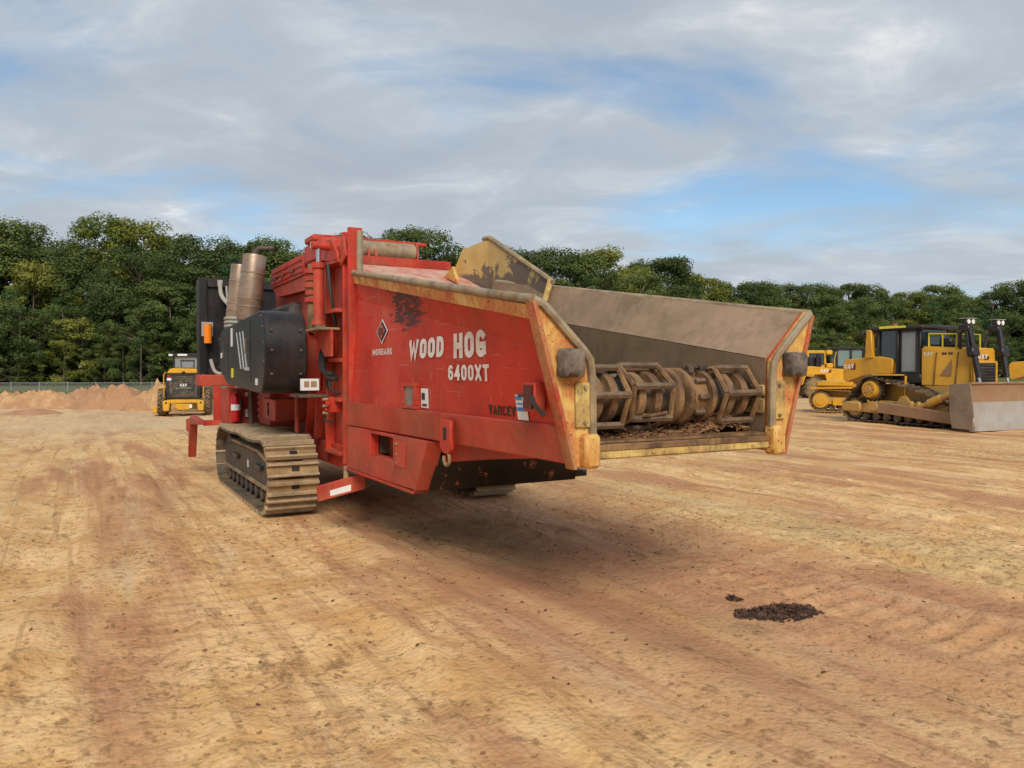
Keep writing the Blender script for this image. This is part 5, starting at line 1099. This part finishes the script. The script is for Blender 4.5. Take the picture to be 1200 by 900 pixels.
# ------------------------------------------------------------------ compact crawler showing its rear track behind the bulldozer
C = thing('crawler_loader', 'small yellow crawler machine half hidden behind the big bulldozer', 'crawler loader', (14.55, 33.0, 0), R(-32), 'parked yellow machines')
SH2 = shoe_mesh('track_shoe', M['catdirty'], .17, .42, .025, .035, 1)
for s in (-1, 1):
    tr = crawler(C, s, s * .78, .42, [(-1.05, .50, .45), (1.2, .46, .40), (.0, .18, .10)], .17, [(-1.05, .50, .40, M['cat']), (1.2, .46, .36, M['cat'])], [(-1.0, .34), (1.2, .34), (1.2, .60), (-1.0, .66)], SH2, M['cat'])
    for k in range(5): MB().lathe([(-.13, .05), (-.13, .10), (.13, .10), (.13, .05)], (-.6 + k * .36, s * .78, .19), (0, 1, 0), 12).build('roller', M['trackdark'], tr)
    MB().bx(-.55, .75, *sorted((s * .98, s * 1.02)), .30, .62).build('track_guard', M['cat'], tr, bev=.02)
    MB().prism([(-1.45, .98), (1.5, 1.04), (1.5, 1.12), (-1.45, 1.06)], 'y', *sorted((s * .50, s * 1.05))).build('fender', M['cat'], C, bev=.01)
MB().bx(-1.3, 1.5, -.55, .55, .60, 1.30).build('hull', M['catdirty'], C, bev=.03)
MB().bx(-1.25, .2, -.70, .70, 1.10, 1.34).build('engine_cover', M['cat'], C, bev=.05)
MB().bx(.1, 1.4, -.68, .68, 1.32, 1.5).build('cab_floor', M['black'], C, bev=.03)

# ------------------------------------------------------------------ wheel with lugged tyre
def wheel(parent, c, axis, r, wd, rimm, n=18, name='wheel'):
    c = Vector(c); ax = Vector(axis).normalized(); o = c - ax * wd / 2
    ty = MB().lathe([(0, r * .56), (0, r * .78), (wd * .10, r * .93), (wd * .22, r * .97), (wd * .78, r * .97), (wd * .90, r * .93), (wd, r * .78), (wd, r * .56)], o, ax, 32).build(name, M['rubber'], parent)
    lug = MB(); up = Vector((0, 0, 1)); f = ax.cross(up).normalized()
    for k in range(n):
        for side in (0, 1):
            a = 2 * math.pi * (k + .5 * side) / n; d = f * math.cos(a) + up * math.sin(a); t = (-f * math.sin(a) + up * math.cos(a))
            p0 = c + ax * wd * (.02 if side else -.02) + d * r * .955 + t * r * .05; p1 = c + ax * wd * (.49 if side else -.49) + d * r * .90 - t * r * .09
            w_ = t * r * .055; lug.add([p0 - w_, p0 + w_, p1 + w_, p1 - w_, p0 - w_ + d * r * .06, p0 + w_ + d * r * .06, p1 + w_ + d * r * .06, p1 - w_ + d * r * .06], [(0, 1, 2, 3), (4, 5, 6, 7), (0, 1, 5, 4), (1, 2, 6, 5), (2, 3, 7, 6), (3, 0, 4, 7)])
    lg = lug.build('tread_lugs', M['rubber'], ty); lg['kind'] = 'stuff'
    rim = MB().lathe([(wd * .08, r * .57), (wd * .02, r * .55), (wd * .10, r * .50), (wd * .25, r * .40), (wd * .25, r * .22), (wd * .12, r * .20), (wd * .10, .02)], o, ax, 28).build('rim', rimm, ty)
    MB().lathe([(wd * .92, r * .57), (wd * .98, r * .55), (wd * .90, r * .50), (wd * .75, r * .40), (wd * .75, r * .22), (wd * .9, .02)], o, ax, 28).build('rim', rimm, ty)
    return ty
# ------------------------------------------------------------------ wheel loader behind: rear wheel, hood and cab
W = thing('wheel_loader', 'yellow wheel loader with dark-framed cab between the grinder and the bulldozer', 'wheel loader', (20.35, 49.0, 0), R(-8), 'parked yellow machines', .90)
for x in (-1.35, 1.75):
    for y in (-1.05, 1.05): wheel(W, (x, y, .78), (0, 1, 0), .78, .58, M['cat'])
MB().prism([(-2.2, 1.0), (-1.95, 1.75), (-.72, 1.75), (-.55, 1.05), (2.2, 1.05), (2.3, 1.2), (2.3, 1.95), (-.2, 2.15), (-1.6, 2.30), (-2.25, 2.15), (-2.32, 1.5)], 'y', -1.12, 1.12).build('hood', M['cat'], W, bev=.05)
MB().prism([(-2.3, .98), (-2.2, 1.0), (-1.97, 1.72), (-.72, 1.72), (-.56, 1.05), (-.50, 1.05), (-.66, 1.82), (-2.05, 1.82)], 'y', -1.34, -1.0).build('fender', M['cat'], W, bev=.02)
side_word('CAT', M['white'], (-.98, -1.13, 1.86), .50, .25, W, .03); MB().prism([(-.50, 1.84), (-.28, 1.84), (-.28, 2.14)], 'y', -1.128, -1.122).build('emblem_wedge', M['burgundy'], W)
cb = MB().bx(.1, 2.0, -.80, .80, 1.96, 2.3).build('cab', M['black'], W, bev=.04)
for x, y in ((.18, -.78), (.18, .78), (1.92, -.78), (1.92, .78), (1.1, -.80), (1.1, .80)): MB().bx(x - .07, x + .07, y - .05, y + .05, 2.302, 3.45).build('cab_pillar', M['black'], cb, bev=.01)
MB().bx(-.1, 2.2, -.95, .95, 3.45, 3.62).build('cab_roof', M['black'], cb, bev=.06)
for y in (-.77, .77): MB().bx(.25, 1.03, *sorted((y - .006, y + .006)), 2.305, 3.445).build('side_glass', M['greenglass'], cb); MB().bx(1.17, 1.85, *sorted((y - .006, y + .006)), 2.305, 3.445).build('side_glass', M['greenglass'], cb)
MB().bx(.12, .135, -.7, .7, 2.305, 3.445).build('rear_glass', M['greenglass'], cb); MB().bx(1.96, 1.97, -.7, .7, 2.305, 3.445).build('windscreen', M['greenglass'], cb)
MB().tube([(.0, -1.0, 2.2), (-.05, -1.0, 2.75), (.12, -.85, 3.3)], .03, 6).build('hand_rail', M['cat'], W)
MB().bx(-.55, -.15, -.98, -.6, 3.1, 3.42).build('mirror_housing', M['cat'], W, bev=.05)
st = MB().cyl((-1.0, -.45, 2.2), (-1.0, -.45, 3.15), .14, n=14).build('exhaust_stack', M['black'], W); MB().bx(-1.6, -.7, -.2, .5, 2.2, 2.95).build('air_cleaner', M['black'], W, bev=.08)
MB().bx(-.55, -.1, -1.0, -.4, 2.16, 2.5).build('fluid_tank', M['cat'], W, bev=.05)
# ------------------------------------------------------------------ articulated hauler behind the hopper's far corner
H = thing('dump_truck', 'yellow dump truck mostly hidden behind the hopper\'s far end plate', 'dump truck', (19.0, 54.0, 0), R(6), 'parked yellow machines')
for x in (-2.6, -1.0, 2.3):
    for y in (-1.1, 1.1): wheel(H, (x, y, .82), (0, 1, 0), .82, .6, M['cat'])
MB().prism([(-3.6, 1.5), (-3.3, 1.15), (.6, 1.35), (1.0, 2.6), (-3.9, 2.75)], 'y', -1.45, 1.45).build('dump_body', M['catdirty'], H, bev=.05)
MB().bx(-3.4, 3.4, -.55, .55, .8, 1.14).build('chassis', M['trackdark'], H, bev=.03)
MB().prism([(1.2, 1.1), (3.6, 1.1), (3.7, 1.9), (2.7, 2.2), (2.6, 3.2), (1.2, 3.2)], 'y', -1.1, 1.1).build('cab', M['cat'], H, bev=.06)
for y in (-1.12, 1.12): MB().bx(1.4, 2.5, y - .01, y + .01, 2.2, 3.0).build('side_glass', M['glass'], H)
MB().bx(-.7, .3, -1.35, -.3, 2.60, 3.35).build('body_guard', M['cat'], H, bev=.05)

# ------------------------------------------------------------------ road grader seen from behind (x right, y forward, z up)
Gd = thing('road_grader', 'yellow road grader seen from behind, left of the red grinder', 'road grader', (-15.4, 36.0, -.36), R(19), 'parked yellow machines', .93)
for y in (.75, 2.4, 8.0):
    for x in (-1.03, 1.03): wheel(Gd, (x, y, .70), (1, 0, 0), .70, .40, M['cat'], 20)
gl = MB().prism([(-.80, .86), (.80, .86), (.84, 1.9), (.74, 2.16), (-.74, 2.16), (-.84, 1.9)], 'y', .0, 2.8).build('engine_housing', M['black'], Gd, bev=.04)
MB().prism([(-.62, .98), (.62, .98), (.66, 1.85), (.56, 2.02), (-.56, 2.02), (-.66, 1.85)], 'y', -.03, -.002).build('rear_grille', paint('grille_black', (.02, .021, .024), (.04, .04, .042), rough=.5, scale=8), gl)
for z in np.linspace(1.06, 1.94, 9): MB().bx(-.58, .58, -.045, -.031, z - .012, z + .012).build('grille_slat', M['black'], gl)
side_word('CAT', M['white'], (-.16, -.05, 1.50), .32, .15, gl, .04)
MB().tube([(-.34, -.06, 1.36), (-.30, -.09, 1.42), (.30, -.09, 1.42), (.34, -.06, 1.36)], .016, 6).build('grab_handle', M['greyhose'], gl)
for x in (-.66, .66):
    MB().bx(x - .10, x + .10, -.06, -.03, 1.80, 1.93).build('rear_lamp', M['white'], gl, bev=.01)
    MB().bx(x - .07, x + .07, -.05, -.031, 1.96, 2.06).build('tail_lamp', plain('red_lens', (.40, .02, .015), .3) if x < 0 else bpy.data.materials['red_lens'], gl, bev=.01)
MB().prism([(-.76, 2.162), (.76, 2.162), (.62, 2.40), (-.50, 2.42), (-.66, 2.36)], 'y', .05, 2.7).build('engine_hood', M['cat'], Gd, bev=.03)
MB().prism([(-.10, 2.17), (.10, 2.17), (.06, 2.26), (-.06, 2.26)], 'y', .0, .048).build('hood_latch', M['blackvinyl'], Gd)
cb = MB().prism([(-.66, 2.0), (.66, 2.0), (.72, 2.45), (-.72, 2.45)], 'y', 2.85, 4.3).build('cab', M['black'], Gd)
for x in (-.68, .68):
    for y in (2.9, 4.25): MB().bx(x - .05, x + .05, y - .05, y + .05, 2.452, 3.05).build('cab_pillar', M['black'], cb)
    MB().bx(x - .006, x + .006, 2.955, 4.195, 2.455, 3.045).build('side_glass', M['glass'], cb)
MB().bx(-.62, .62, 2.87, 2.88, 2.455, 3.045).build('rear_glass', M['greyglass'], cb)
MB().tube([(-.3, 2.84, 2.50), (-.34, 2.82, 2.85), (.34, 2.82, 2.85), (.3, 2.84, 2.50)], .03, 6).build('seat_frame', M['black'], cb)
rf = MB().prism([(-.92, 3.06), (.92, 3.06), (.86, 3.20), (.3, 3.24), (-.3, 3.24), (-.86, 3.20)], 'y', 2.7, 4.5).build('cab_roof', M['black'], cb, bev=.02)
for x in (-.82, .82): MB().bx(x - .10, x + .10, 2.64, 2.698, 3.08, 3.18).build('roof_lamp', M['white'], rf, bev=.01)
MB().bx(-.48, .0, 2.66, 2.698, 3.09, 3.19).build('roof_lamp', M['white'], rf, bev=.01)
for x in (-.92, .92): MB().tube([(x, .15, .9), (x, .10, 2.10), (x * .92, .35, 2.2)], .03, 6).build('corner_rail', M['cat'], Gd)
MB().bx(-.78, .78, -.12, .30, .66, .84).build('rear_bumper', M['cat'], Gd, bev=.03)
for x in (-.80, .80): MB().bx(x - .16, x + .16, -.14, .35, .26, .80).build('tandem_case', M['cat'], Gd, bev=.05); MB().cyl((x, -.145, .68), (x, -.15, .68), .05, n=12).build('tow_eye', M['blackvinyl'], Gd)
MB().prism([(-.36, .62), (.36, .62), (.42, .45), (.24, .30), (-.24, .30), (-.42, .45)], 'y', -.16, .30).build('ripper_mount', M['cat'], Gd, bev=.04)
MB().bx(.28, .40, -.17, -.162, .42, .60).build('sticker', M['white'], Gd)
MB().bx(-.66, 1.0, -.40, -.22, .14, .24).build('ripper_beam', M['blade_mud'], Gd, bev=.02)
MB().bx(-.05, .07, -.42, -.16, .10, .32).build('hitch', M['mudsteel'], Gd, bev=.02)
MB().bx(-.3, .3, 4.3, 9.0, 1.5, 1.8).build('front_frame', M['cat'], Gd, bev=.05)
MB().prism([(-1.75, .12), (1.75, .12), (1.75, .62), (-1.75, .62)], 'y', 5.2, 5.3).build('mouldboard', M['catdirty'], Gd, bev=.02)
MB().bx(-1.46, -1.24, .3, 1.0, .12, .52).build('side_guard', M['cat'], Gd, bev=.04)
